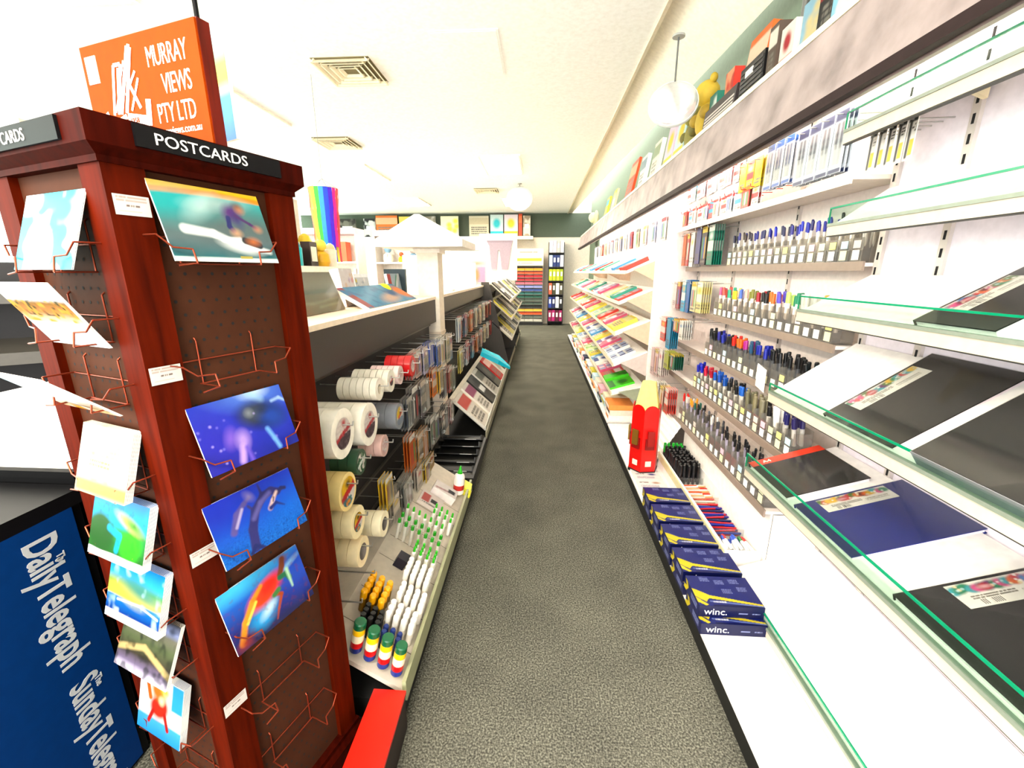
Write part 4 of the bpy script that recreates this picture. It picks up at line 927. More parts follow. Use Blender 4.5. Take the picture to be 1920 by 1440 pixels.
blob('plush_toy', 3.42, 1.16, [('body', (0, 0, .13), (.09, .11, .13), 0, 'c9ad3c'), ('head', (-.03, 0, .30), (.08, .09, .08), 0, 'd8bc4a'), ('arm', (-.06, -.1, .16), (.04, .06, .04), 0, 'b89a34'), ('arm', (-.06, .1, .16), (.04, .06, .04), 0, 'b89a34'), ('ear', (-.02, .07, .37), (.025, .03, .03), 0, 'c9ad3c'), ('ear', (-.02, -.07, .37), (.025, .03, .03), 0, 'c9ad3c')], 'mustard yellow plush toy sitting on the high ledge', 'plush toy')
blob('plush_toy', 3.75, 1.18, [('body', (0, 0, .12), (.08, .10, .12), 0, '8a8240'), ('head', (-.03, 0, .27), (.07, .08, .075), 0, 'a09850'), ('arm', (-.05, -.1, .14), (.035, .05, .04), 0, '7a7236'), ('arm', (-.05, .1, .14), (.035, .05, .04), 0, '7a7236')], 'olive plush toy sitting behind the round mirror', 'plush toy')
kb = tag(B().box(-.012, .012, -.24, .24, 0, .13).build('keyboard_box', mat('4a4242', .5), None, TR(1.075, 3.02, HZ, 0, .12)), 'long grey striped keyboard box lying along the ledge edge', 'box', 'stock on the high ledge')
for i in range(4): B().box(-.0135, -.012, -.22, .22, .014 + i * .02, .024 + i * .02).build('stripe', mat('c9bfb8', .5), kb)
for i, (y, c, a_, nm) in enumerate(((3.95, 'd6f0f4', 'f0d83a', 'pale blue and yellow'), (4.25, 'f0d8ec', 'f6d62a', 'lilac and yellow'), (4.75, 'f6f2e4', 'a8b89a', 'white'), (5.3, 'f4f4f0', '9ab0b8', 'off-white'))):
    carton(y, 1.14, .26, .04, .36, c, a_, 4 if i < 2 else 1, '%s poster box leaning on the high ledge' % nm, .15, 'poster_box')
carton(5.95, 1.12, .42, .03, .46, 'e85a14', 'f2b890', 1, 'bright orange poster box halfway along the high ledge', .2, 'poster_box')
carton(7.2, 1.12, .30, .03, .34, 'f4c8b0', 'f0e02a', 3, 'peach and yellow poster box on the high ledge', .2, 'poster_box')
carton(7.9, 1.12, .30, .03, .34, 'f6ea4a', '38b8c8', 1, 'yellow poster box on the far part of the high ledge', .2, 'poster_box')
blob('straw_hat', 9.3, 1.12, [('brim', (0, 0, .16), (.05, .26, .16), 0, 'c8c4a4'), ('crown', (-.06, 0, .18), (.09, .12, .10), 0, 'd8d4b4')], 'pale straw hat shape at the far end of the high ledge', 'hat')
# lattice bracket frame standing on the ledge, near end
LT = empty('lattice_frame', (1.30, 0, HZ), 0, 'grey steel lattice frame standing behind the stock at the near end', 'frame')
for (y0, z0, y1, z1) in ((2.05, 0, 2.05, .62), (2.62, 0, 2.62, .62), (2.05, .0, 2.62, .6), (2.62, 0, 2.05, .6), (2.05, .6, 2.62, .6)):
    B().tube([(0, y0, z0), (0, y1, z1)], .016, 8).build('strut', mat('8f8f8c', .35, .5), LT)

def convex_mirror(x, y, z, r, label, rz, top):
    t = empty('convex_mirror', (x, y, z), rz, label, 'mirror', 'round convex mirrors')
    prof = [(r * math.sin(a), r * .35 * math.cos(a)) for a in [math.pi / 2 * q / 8 for q in range(8, -1, -1)]]
    B().lathe([(max(p[0], .001), p[1]) for p in prof], 28).build('dome', mat('f4f6f6', .1, .55), t, TR(rx=math.radians(70)))
    B().lathe([(r * 1.01, -.012), (r * 1.025, .0), (r * 1.01, .012)], 28).build('rim', mat('d8dcd8', .4), t, TR(rx=math.radians(70)))
    B().tube([(0, .03, r * .9), (0, .05, top - z)], .006, 6).build('hanger', mat('7a7a78', .4), t)
    B().lathe([(.04, top - z - .012), (.04, top - z)], 10).build('ceiling_rose', mat('b8b8b4', .4), t, TR(0, .05, 0))
convex_mirror(.86, 3.25, 2.57, .155, 'round convex mirror hanging over the pen bay by the high ledge', math.radians(-15), 2.98)
convex_mirror(-.40, 8.6, 2.83, .24, 'round convex mirror hanging over the far end of the aisle', 0, CEIL)

# ------------------------------------------------------------------ left gondola: dark panel with hooks, fascia, white top shelf, sloping tray
GX = -.86
CHAR = mat('2b2928', .5)
GN = empty('tape_gondola', (0, 0, 0), 0, 'dark grey hook-panel gondola with a charcoal fascia and white top along the left', 'gondola')
B().box(GX - .03, GX, 1.20, 3.30, .10, 1.12).build('hook_panel', mat('232120', .55), GN)
for z in (1.105, .70, .47, .30): B().box(GX, GX + .012, 1.20, 3.30, z - .012, z).build('slat_rail', mat('6a645c', .35, .4), GN)
B().box(-.83, -.80, 1.20, 3.30, 1.125, 1.295).build('fascia', mat('3a3432', .5), GN)
B().box(-1.36, -.795, 1.20, 3.30, 1.297, 1.318).build('top_shelf', mat('efe0cc', .5), GN)
B().box(GX - .5, GX - .03, 1.20, 3.30, .0, 1.297).build('carcass', mat('2a2826', .6), GN)
# sloping bottom tray
TX0, TZ0, TX1, TZ1 = -.44, .13, -.70, .30
def tz(x): return TZ0 + (TX0 - x) / (TX0 - TX1) * (TZ1 - TZ0)
B().prism([(TX0, TZ0), (TX1, TZ1), (TX1, TZ1 - .02), (TX0, TZ0 - .02)], 1.11, 2.56).box(-.83, TX1, 1.20, 2.56, TZ1 - .02, TZ1).build('sloping_tray', mat('cfc6b8', .5), GN)
B().box(TX0 - .002, TX0 + .012, 1.11, 2.56, .085, .165).build('tray_lip', mat('a9ab8a', .4), GN)
B().box(-.68, TX0 - .005, 1.11, 3.30, 0, .085).box(-.83, -.68, 1.20, 3.30, 0, .085).build('base', mat('1d1b1a', .6), GN)
for y in (1.24, 1.40, 1.60, 1.74, 1.86, 2.06, 2.2):
    B().add([(TX0 - .01, y, tz(TX0 - .01) + .0012), (TX1 + .01, y, tz(TX1 + .01) + .0012), (TX1 + .01, y + .003, tz(TX1 + .01) + .0012), (TX0 - .01, y + .003, tz(TX0 - .01) + .0012)], [(0, 1, 2, 3)]).build('divider_line', mat('6f675c', .6), GN)
TA = math.atan((TZ1 - TZ0) / (TX0 - TX1))          # slope of the tray
def on_tray(x, y, lift=0.): return TR(x, y, tz(x) + .001 + lift, 0, TA * .4, 0)

# --- tape rolls on hooks
def tape_mesh(r, ri, w, c, core):
    return B().ring(-w, 0, r, ri, 28, 0, 1).mesh('tape_roll', [mat(*c), mat(core, .7)])
def label_art(r, kind):
    a = Art(2 * r, 2 * r, r / 14, 'efe6de')
    if kind == 'red': a.rect(0, 0, 1, .45, '4a3440'); a.seg([(.0, .38), (1, .62)], .07, 'd01e2c'); a.ell(.55, .8, .12, .1, 'd8303a'); a.cloud('b8a0a8', 20, .5, .6, 2, .3)
    elif kind == 'multi': a.rect(0, .5, 1, 1, 'f2c422'); a.seg([(0, .35), (1, .62)], .12, 'd02428'); a.rect(.1, .0, .7, .3, '3a8a90'); a.ell(.5, .75, .14, .1, '2a2a2a'); a.rect(.25, .05, .55, .2, 'f0a030')
    elif kind == 'duct': a.rect(0, 0, 1, .4, '8fa0b4'); a.rect(0, .5, .6, 1, 'f2cf1e'); a.seg([(.3, .45), (.9, .7)], .08, 'e8602a'); a.ell(.55, .62, .08, .08, '222222')
    elif kind == 'green': a.cloud('1c6a3c', 8, .4, .55, 3); a.seg([(0, .3), (1, .7)], .08, 'e8f0e8')
    else: a.cloud('d8a8a8', 8, .4, .6, 4)
    return a
def disc_from(art, r, ri=0.):
    """round label: crop the canvas to a disc"""
    n = 40; vs = [(0, 0, 0)]; cols = []
    P = []
    for k in range(9):
        for i in range(n): P.append((r * k / 8 * math.cos(2 * math.pi * i / n), r * k / 8 * math.sin(2 * math.pi * i / n)))
    fs = [(k * n + i, k * n + (i + 1) % n, (k + 1) * n + (i + 1) % n, (k + 1) * n + i) for k in range(1 if ri == 0 else int(8 * ri / r), 8) for i in range(n)] + ([tuple(n + i for i in range(n))] if ri == 0 else [])
    me = bpy.data.meshes.new('round_label'); me.from_pydata([(0, x, z) for x, z in P], [], fs)
    at = me.attributes.new('ink', 'FLOAT_COLOR', 'POINT')
    H_, W_ = art.a.shape[:2]; rgba = np.ones((len(P), 4), np.float32)
    for q, (x, z) in enumerate(P):
        rgba[q, :3] = art.a[min(H_ - 1, max(0, int((z / r * .5 + .5) * (H_ - 1)))), min(W_ - 1, max(0, int((x / r * .5 + .5) * (W_ - 1))))]
    at.data.foreach_set('color', rgba.ravel()); me.materials.append(PRINTG); return me
def tape_hook(y, z, r, ri, w, n, c, core, kind, label, x_end=-.62, lab_r=None):
    hk = tag(B().tube([(GX + .001, y, z + ri - .004), (x_end + .035, y, z + ri - .007), (x_end + .037, y, z + ri + .006)], .0026, 6).build('peg_hook', STEEL), 'peg hook for ' + label, 'hook', 'peg hooks on the left gondola')
    me = tape_mesh(r, ri, w, c, core); lm = disc_from(label_art(lab_r or r * .75, kind), lab_r or r * .75) if kind else None
    for i in range(n):
        o = place('tape_roll', me, None, TR(x_end - i * (w + .002), y, z))
        lb = label if i == 0 else label + (', second on the hook', ', third on the hook', ', fourth on the hook', ', fifth on the hook', ', innermost')[i - 1]
        tag(o, lb, 'tape roll', 'tape rolls hanging on the left gondola')
        if lm is not None and i == 0: place('round_label', lm, o, TR(x=.0012))
PACK = ('efe9dc', .12); CLR = ('e6e0d2', .1)
tape_hook(1.245, 1.000, .082, .036, .048, 4, PACK, 'd8cdb8', 'red', 'big cream packing tape nearer the carousel', lab_r=.052)
tape_hook(1.455, .955, .080, .036, .048, 4, PACK, 'd8cdb8', 'red', 'big cream packing tape farther from the carousel', lab_r=.050)
tape_hook(1.345, 1.10 - .02, .0, .0, .0, 0, PACK, 'd8cdb8', None, 'pair of packing tapes above') if False else None
tape_hook(1.58, 1.055, .045, .020, .024, 6, CLR, 'd8cdb8', None, 'small clear tape, first of the upper row')
tape_hook(1.715, 1.055, .048, .020, .024, 6, CLR, 'd8cdb8', 'red', 'small clear tape, second of the upper row', lab_r=.022)
tape_hook(1.84, 1.05, .042, .018, .024, 5, ('e8d0cc', .2), 'c8a0a0', 'pink', 'pink-printed tape in the upper row', lab_r=.028)
tape_hook(2.03, 1.05, .052, .022, .03, 4, ('c8262a', .25), 'f0e0dc', 'pink', 'red tape ending the upper row', lab_r=.030)
tape_hook(1.79, .872, .060, .030, .048, 3, ('8f9298', .3), 'b8a890', 'duct', 'silver duct tape with a yellow label', lab_r=.044)
tape_hook(1.355, .850, .046, .022, .03, 3, ('3a5a44', .3), '8a8a78', 'green', 'dark green tape under the packing tapes', lab_r=.034)
tape_hook(1.585, .815, .045, .022, .03, 3, ('d8b8b0', .25), 'c8a8a0', 'pink', 'pink mesh tape under the second packing tape', lab_r=.03)
tape_hook(1.235, .800, .064, .036, .038, 4, ('e6cf92', .6), 'b89a60', 'multi', 'tan masking tape, upper labelled stack', lab_r=.050)
tape_hook(1.285, .655, .058, .034, .036, 4, ('e9dab0', .6), 'b8a070', 'multi', 'tan masking tape, lower labelled stack', lab_r=.032)
tape_hook(1.300, .525, .054, .030, .036, 4, ('ead9b2', .6), '8a8078', None, 'plain cream masking tape lowest of all')
tape_hook(1.515, .500, .052, .028, .036, 4, ('f0e6c8', .6), '7a726a', None, 'plain pale masking tape set apart')
tape_hook(1.205, .505, .048, .026, .03, 2, ('d8b0a0', .3), 'c8a8a8', 'pink', 'pink and cream tape roll lowest beside the carousel', lab_r=.034) if False else None
for (y, z, w_) in ((1.335, .41, 'under the plain masking tape'), (1.21, .39, 'nearest the carousel')):
    tag(B().tube([(GX + .001, y, z), (-.60, y, z - .004), (-.598, y, z + .012)], .003, 6).build('peg_hook', STEEL), 'empty steel peg hook sticking out ' + w_, 'hook', 'peg hooks on the left gondola')

GL = 'carded packs hanging on the left gondola'
lspec = [(1.70, .62, .09, .15, 'e8c01e', 'yellow'), (1.80, .47, .09, .13, 'b8aca0', 'taupe'), (1.95, .47, .13, .15, '8a8680', 'grey'), (2.10, .66, .10, .20, 'd8761e', 'amber'), (2.22, .62, .10, .16, 'c89a5a', 'tan'), (2.36, .60, .10, .18, 'd08a2a', 'ochre'), (2.34, .40, .11, .13, 'd8b81e', 'mustard'), (2.20, .42, .10, .13, 'd6cfc4', 'stone'),
         (2.06, .88, .10, .17, '5a6070', 'slate'), (2.20, .90, .11, .21, '6a6468', 'dark grey'), (2.33, .90, .11, .21, '7a7478', 'mid grey'), (2.46, .88, .09, .2, 'a8a098', 'warm grey'), (2.5, .62, .1, .2, '8a8478', 'khaki grey'), (2.48, .38, .1, .1, 'c8a02a', 'gold'),
         (2.18, 1.08, .10, .13, 'd8242a', 'red'), (2.30, 1.08, .10, .15, 'e8c8b8', 'pale coral'), (2.42, 1.08, .10, .16, 'b8b4d0', 'lavender'), (2.60, 1.08, .13, .15, '1e55c0', 'bright blue'), (2.75, 1.06, .12, .16, '2a62b8', 'mid blue'), (2.64, .90, .11, .18, 'e8841a', 'bright orange'), (2.79, .88, .11, .18, 'f0c030', 'sunny yellow'), (2.92, 1.06, .11, .2, 'e8e4da', 'ivory'), (3.05, 1.06, .11, .2, 'c8c0a8', 'sand'), (2.95, .82, .1, .2, '4a4a4e', 'graphite'), (3.09, .82, .1, .2, 'c8605a', 'brick red'), (3.2, 1.05, .09, .2, '88a0b8', 'steel blue'), (3.2, .8, .1, .2, '6a8a5a', 'sage'), (2.66, .58, .1, .18, '9a948a', 'putty'), (2.8, .56, .1, .18, '55504c', 'dark brown'), (2.95, .56, .1, .18, '3a3a40', 'near-black'), (3.1, .55, .1, .18, 'b88a8a', 'dusty pink')]
for i, (y, z, w, h, c, nm) in enumerate(lspec):
    lv = 'top' if z > .98 else 'second' if z > .75 else 'third' if z > .52 else 'bottom'
    hang_stack(GX + .001, -.66 - .01 * (i % 2), y, z, w, h, 3, pack_art(w, h, c, ('f0ece4', 'e8d8c8', 'c8c4bc')[i % 3], ('items', 'stripe', 'pens')[i % 3], 200 + i), '%s carded pack in the %s hook row of the left gondola' % (nm, lv), GL, blister=(i % 2 == 0))

# --- items standing in the sloping tray
def glue_mesh(kind):
    b = B()
    if kind == 'banded':
        b.lathe([(.019, 0, 0), (.021, .003, 0), (.021, .022, 0), (.021, .0225, 1), (.021, .045, 1), (.021, .0455, 2), (.021, .075, 2), (.021, .0755, 3), (.021, .098, 3), (.0205, .0985, 4), (.0205, .118, 4), (.018, .122, 4)], 16)
        m = [mat('27408c', .35), mat('c8161c', .35), mat('efe6c8', .4), mat('f2c414', .35), mat('0f6a44', .35)]
    elif kind == 'white':
        b.lathe([(.0105, 0, 0), (.011, .002, 0), (.011, .05, 0), (.0112, .0505, 1), (.0112, .086, 1), (.0095, .09, 1)], 12); m = [mat('e6ded2', .4), mat('fbf8f2', .35)]
    elif kind == 'yellow':
        b.lathe([(.0115, 0, 0), (.012, .003, 0), (.012, .055, 0), (.013, .056, 1), (.013, .085, 1), (.010, .092, 1)], 12); m = [mat('9a7414', .3), mat('f6b80c', .35)]
    elif kind == 'black':
        b.lathe([(.010, 0, 0), (.0105, .003, 0), (.0105, .08, 0), (.009, .084, 0)], 10); m = [mat('151417', .35)]
    elif kind == 'blue':
        b.lathe([(.0095, 0, 0), (.010, .003, 0), (.010, .03, 0), (.010, .031, 1), (.010, .07, 1), (.008, .074, 1)], 10); m = [mat('2a2c34', .35), mat('24408a', .35)]
    elif kind == 'green':
        b.lathe([(.009, 0, 0), (.0095, .003, 0), (.0095, .07, 0), (.0045, .076, 0), (.006, .077, 1), (.0055, .098, 1), (.003, .102, 1)], 10); m = [mat('f2efe6', .4), mat('3bb81e', .35)]
    elif kind == 'slim':
        b.lathe([(.007, 0, 0), (.0075, .003, 0), (.0075, .085, 0), (.0085, .086, 1), (.008, .105, 1), (.005, .108, 1)], 10); m = [mat('d9d4c8', .35), mat('2f9a24', .35)]
    return b.mesh('glue_' + kind, m)
def cluster(kind, nm, x0, y0, nx, ny, dx, dy, label, grp, lift=0.):
    me = glue_mesh(kind)
    for i in range(nx):
        for j in range(ny):
            tag(place(nm, me, None, on_tray(x0 + i * dx, y0 + j * dy, .004 + lift)), label, nm.replace('_', ' '), grp)
GT = 'glue in the sloping tray'
for i, x in enumerate((-.607, -.562, -.517, -.472)):
    tag(place('glue_stick', glue_mesh('banded') if i == 0 else bpy.data.meshes['glue_banded'], None, on_tray(x, 1.145, .012)), 'large glue stick banded green, yellow, red and blue, %s of four' % ('first from the carousel', 'second', 'third', 'nearest the aisle')[i], 'glue stick', GT)
cluster('black', 'marker', -.620, 1.215, 3, 3, .024, .023, 'short black marker standing in the tray behind the banded glue sticks', GT)
cluster('blue', 'marker', -.545, 1.205, 3, 2, .024, .023, 'blue-topped black marker standing in the tray beside the white glue', GT)
cluster('white', 'glue_stick', -.552, 1.27, 4, 3, .027, .027, 'white-capped glue stick in the cluster nearest the camera', GT)
cluster('yellow', 'glue_bottle', -.650, 1.30, 3, 4, .031, .031, 'amber glue bottle with bright yellow cap in the sloping tray', GT)
cluster('white', 'glue_stick', -.545, 1.375, 4, 3, .027, .027, 'white-capped glue stick in the middle cluster', GT)
cluster('white', 'glue_stick', -.555, 1.49, 4, 4, .027, .027, 'white-capped glue stick in the farthest white cluster', GT)
cluster('green', 'glue_bottle', -.560, 1.63, 4, 3, .028, .026, 'white glue bottle with green nozzle in the tray, dense middle group', GT)
cluster('slim', 'glue_pen', -.66, 1.74, 7, 2, .030, .05, 'slim grey glue pen with green end in the tray', GT)
cluster('green', 'glue_bottle', -.66, 1.88, 7, 1, .028, .03, 'white glue bottle with green nozzle in the long single row', GT)
cluster('green', 'glue_bottle', -.55, 1.96, 4, 2, .028, .05, 'white glue bottle with green nozzle in the last short rows of the tray', GT)
def flat_box(nm, x, y, w, d, h, c, label, cat, art=None, lift=0.003, rz=0.):
    M = TR(x, y, tz(x) + lift, 0, TA, 0) @ Matrix.Rotation(rz, 4, 'Z')
    o = B().box(-w / 2, w / 2, -d / 2, d / 2, 0, h).build(nm, mat(c, .5), None, M)
    if art: place('printed_face', art.mesh('printed_face'), o, TR(0, -d / 2, h + .0006))
    return tag(o, label, cat, 'boxes in the sloping tray')
flat_box('ink_box', -.605, 1.60, .05, .05, .05, '241c34', 'small dark violet box behind the white glue clusters', 'box')
a = Art(.14, .12, .005, 'efe4de'); a.rect(.1, .2, .5, .8, 'c8605a'); a.rect(.55, .3, .9, .6, '3a3438'); a.lines(.2, .05, 1.0, .15, 1, '8a8480', 1)
flat_box('refill_pack', -.60, 2.13, .14, .12, .02, 'efe4de', 'flat pack with a red panel and dark picture past the glue bottles', 'pack', a)
a = Art(.15, .09, .005, 'f4ece8'); a.seg([(.2, .2), (1.3, .4)], .1, 'c8a8a8'); a.rect(1.0, .3, 1.5, .7, '3a3a44')
flat_box('refill_pack', -.56, 2.26, .15, .09, .05, 'f2eae6', 'long white pack lying across the tray beside the white glue bottle', 'pack', a)
gb = empty('glue_bottle', M=TR(-.485, 2.37, tz(-.485) + .012, 0, .12), label='big white glue bottle with a green pointed nozzle at the tray end', cat='glue bottle')
B().lathe([(.03, 0), (.033, .004), (.033, .11), (.028, .125), (.016, .135)], 18).build('bottle', mat('f6f2ea', .35), gb)
B().lathe([(.016, .135), (.016, .145), (.012, .147), (.006, .178), (.003, .185)], 14).build('nozzle', mat('2fb81e', .35), gb)
B().lathe([(.0335, .03), (.0335, .062)], 18).build('label_band', mat('c83a34', .4), gb)
for i in range(3): flat_box('sticky_note_pad', -.455, 2.43 + i * .02, .075, .075, .012, ('f4ee4a', 'e6e23a', 'f8f27a')[i], 'bright yellow sticky note pad at the tray end, %s of three' % ('lowest', 'middle', 'topmost')[i], 'note pad', lift=.003 + i * .014)

# black box files and white boards beyond the tray
B().box(-.83, -.42, 2.57, 3.30, .085, .17).build('end_step', mat('24221f', .55), GN)
for i in range(5):
    o = empty('document_tray', M=TR(-.60, 2.66 + i * .115, .172 + i * .012, math.radians(-24), 0, 0), label='flat black document tray, %s from the camera in the leaning row' % ORD[i], cat='document tray', group='black document trays')
    B().box(-.16, .16, 0, .22, 0, .006).box(-.16, -.154, 0, .22, .006, .04).box(.154, .16, 0, .22, .006, .04).box(-.154, .154, .214, .22, .006, .04).build('shell', mat('101012', .3), o)
    B().box(.03, .12, -.0015, 0, .0, .004).build('label', mat('d8d8d4', .4), o)

# --- column and canopy
CLM = empty('white_post', (-.85, 3.39, 0), 0, 'square white post between the two left gondolas', 'post')
B().box(-.08, .08, -.08, .08, 0, 1.66).build('shaft', mat('f3e9da', .55), CLM)
B().box(-.085, .085, -.085, .085, 1.02, 1.045).build('collar', mat('e6d8c6', .5), CLM)
B().box(-.10, .10, -.10, .10, 1.64, 1.67).build('cap', mat('f6f1e8', .5), CLM)
CN_ = empty('white_canopy', (-.85, 3.39, 1.672), 0, 'white four-sided canopy display on top of the square white post', 'canopy')
r_ = .31
b = B().add([(-r_, -r_, 0), (r_, -r_, 0), (r_, r_, 0), (-r_, r_, 0), (-.10, -.02, .20), (-.06, -.02, .20), (-.06, .02, .20), (-.10, .02, .20)], [(0, 1, 5, 4), (1, 2, 6, 5), (2, 3, 7, 6), (3, 0, 4, 7), (4, 5, 6, 7), (3, 2, 1, 0)])
b.build('canvas', mat('f8f5ee', .7), CN_); B().box(-r_, r_, -r_, r_, -.05, 0).build('valance', mat('fbf8f2', .7), CN_, TR(z=0.052 - .05))
CN_.location.z = 1.672 + .05 - .002

# --- top shelf stock of the near gondola
def canvas_art():
    a = Art(.46, .19, .006, '8a7a5a'); a.vgrad([(0, 'b89a6a'), (.2, 'c8a878'), (.45, 'a88a58'), (.5, '4a5238'), (1, '3c4234')]); a.cloud('20281c', 9, .45, .7, 3, .0)
    n = a.noise(14, 5); a.over(np.clip((n - .5) * 3, 0, 1) * (a.v > .5), '23281e'); a.over(np.clip((a.noise(22, 9) - .62) * 4, 0, 1) * (a.v > .5), '7a7a6a'); a.seg([(.1, .3), (1.0, .25), (2.3, .33)], .03, 'e6d2a8', .05); a.seg([(1.2, .15), (2.2, .2)], .02, 'f2e2b8', .05); return a
o = empty('canvas_print', M=axes((-.97, 1.88, 1.32), (0, 1, 0), (-.35, 0, .94), (.94, 0, .35)), label='film-wrapped landscape print of dark trees over tan ground on the top shelf', cat='print')
B().box(-.23, .23, 0, .19, -.025, 0).build('stretcher', mat('c8b898', .6), o); place('printed_face', canvas_art().mesh('printed_face'), o, TR(0, 0, .0008)); B().box(-.231, .231, 0, .191, .002, .0026).build('film', mat('f0f0ec', .1, kind='film', spec=.2), o)
def book_art():
    a = Art(.52, .20, .007, '4aa0c4'); a.rect(0, 0, .22, 1, 'a82420'); a.cloud('2f86b0', 5, .5, .7, 4); a.ell(1.5, .3, .5, .2, 'd8b8a4', .2, .1); a.ell(2.4, .5, .3, .35, 'f08a2a', .3, .1); a.ell(1.8, .5, .2, .18, '3a6ea0', 0, .08); return a
def lean_item(nm, x, y, w, h, th, art, c, label, cat, lean=.5, z=1.319):
    o = B().box(-w / 2, w / 2, 0, h, -th, 0).build(nm, mat(c, .5), None, axes((x, y, z + .002), (0, 1, 0), (-math.sin(lean), 0, math.cos(lean)), (math.cos(lean), 0, math.sin(lean))))
    if art: place('printed_face', art.mesh('printed_face'), o, TR(0, 0, .0007))
    return tag(o, label, cat, 'stock on the left gondola top')
lean_item('picture_book', -.835, 2.50, .95 * .75, .20, .02, None, 'f4f0e8', 'wide picture', 'book') if False else None
a = book_art(); a.w = .85
lean_item('picture_book', -.855, 2.56, .85, .20, .02, a, 'e8e4dc', 'wide blue seaside book with a red spine lying back on the top shelf', 'book', 1.05)
a = Art(.16, .20, .008, 'f4ecec'); a.dots(26, ['e8b0b8', 'd8c8e0', 'f4d8c0', 'ffffff', 'c83a4a'], 4, (.03, .08)); lean_item('gift_bag', -1.02, 2.32, .16, .20, .05, a, 'f6ece8', 'white gift bag with pink spots behind the wide blue book', 'gift bag', .15)
a = Art(.2, .15, .008, 'e8ecf0'); a.dots(22, ['c8c8d0', 'f4e03a', '9aa8c0', 'ffffff'], 6, (.04, .09)); lean_item('gift_bag', -1.04, 2.56, .20, .17, .05, a, 'eceff2', 'pale grey patterned gift bag beside the spotted bag', 'gift bag', .15)
a = Art(.26, .17, .008, 'b8cfe0'); a.rect(0, .3, .4, 1, 'c8281a'); a.seg([(.5, .1), (1.4, .9)], .12, 'e8f0f4'); a.seg([(.45, .1), (1.1, .9)], .06, '5aa890'); lean_item('picture_book', -1.02, 3.08, .26, .17, .02, a, 'c8d4dc', 'small book with red corner standing by the white post', 'book', .15)
lean_item('binder', -1.0, 3.235, .03, .2, .16, None, '1f3a44', 'dark teal binder upright against the white post', 'binder', .0)
o = tag(B().ball((0, 0, .055), .055, .055, .055).build('ball', mat('f0e22a', .4)), 'small yellow ball on the top shelf near the patterned bags', 'ball'); o.location = (-1.02, 2.80, 1.319)

# --- raised display shelf behind, with toys and gifts
RS = empty('raised_shelf', (0, 0, 0), 0, 'white raised gift shelf standing behind the left gondola', 'shelf')
B().box(-1.75, -1.38, 1.50, 3.2, 1.50, 1.535).build('board', mat('f6f1e6', .5), RS)
for y in (1.52, 2.35, 3.17): B().box(-1.74, -1.39, y - .012, y + .012, 0, 1.50).build('support', mat('efe8da', .5), RS)
B().box(-1.77, -1.75, 1.50, 3.2, .2, 2.0).build('back_panel', mat('d8d0c4', .6), RS)
def toy(nm, x, y, z, h, c1, c2, label, cat, kind=0):
    t = empty(nm, (x, y, z), 0, label, cat, 'gifts on the raised shelf')
    if kind == 0:
        B().lathe([(h * .22, 0), (h * .28, h * .15), (h * .25, h * .4), (h * .12, h * .5)], 12).build('body', mat(c1, .5), t); B().ball((0, 0, h * .68), h * .2).build('head', mat(c2, .5), t)
        for s in (-1, 1): B().ball((0, s * h * .26, h * .35), h * .07, h * .1, h * .12, 8, 6).build('arm', mat(c1, .5), t)
    elif kind == 1:
        B().box(-h * .2, h * .2, -h * .3, h * .3, 0, h).build('carton', mat(c1, .5), t); B().box(h * .2, h * .2 + .002, -h * .22, h * .22, h * .2, h * .8).build('label', mat(c2, .5), t)
    elif kind == 2:
        B().lathe([(h * .24, 0), (h * .25, h * .7), (h * .2, h * .75)], 16).build('cup', mat(c1, .3), t); B().lathe([(h * .22, h * .75), (h * .15, h * .92), (h * .04, h)], 12).build('lid', mat(c2, .4), t)
    else:
        B().lathe([(h * .05, 0), (h * .3, h * .02), (h * .3, h * .2), (h * .1, h * .25), (h * .1, h * .6), (h * .22, h * .7), (h * .02, h)], 14).build('ornament', mat(c1, .3), t); B().ball((0, 0, h * .85), h * .1, n=8, k=6).build('finial', mat(c2, .4), t)
    return t
tl = [(1.62, .16, '6a7a6a', 'c8b8a0', 'sage green figurine', 0), (1.78, .12, 'b86a4a', '5a3a2a', 'terracotta gift box', 1), (1.93, .20, 'cfe4f2', '6ab4e0', 'pale blue bottle-shaped ornament', 3), (2.06, .12, 'f4efe6', '55504a', 'white printed gift box', 1), (2.2, .22, 'd8482a', 'f0a020', 'red and orange lantern', 2), (2.36, .14, 'c83a4a', 'e8a8a8', 'crimson gift box', 1), (2.50, .17, '2f3236', '55585c', 'charcoal canister', 2), (2.62, .15, '18c4cc', '0f9aa8', 'turquoise mug', 2), (2.78, .15, '3a2018', 'f4ece0', 'dark brown gift box', 1), (2.93, .2, 'e8b82a', 'f2d85a', 'golden yellow figurine', 0), (3.07, .16, 'f0e6d8', 'd8c8a0', 'cream canister', 2)]
for i, (y, h, c1, c2, nm, kd) in enumerate(tl): toy('gift', -1.48, y, 1.536, h, c1, c2, nm + ' on the raised white shelf', 'gift', kd)
for i, (y, h, c1, c2, nm, kd) in enumerate(((1.7, .2, 'c83a6a', 'f4d8e0', 'pink gift box', 1), (1.98, .22, '8a8a88', 'c8c8c4', 'grey canister', 2), (2.25, .24, 'e8d8c8', 'b89a80', 'sand figurine', 0), (2.66, .26, '201e22', '3a3a3e', 'black box', 1), (3.0, .22, 'f4e8a8', 'e8c83a', 'pale yellow canister', 2))): toy('gift', -1.62, y, 1.536, h, c1, c2, nm + ' at the back of the raised white shelf', 'gift', kd)

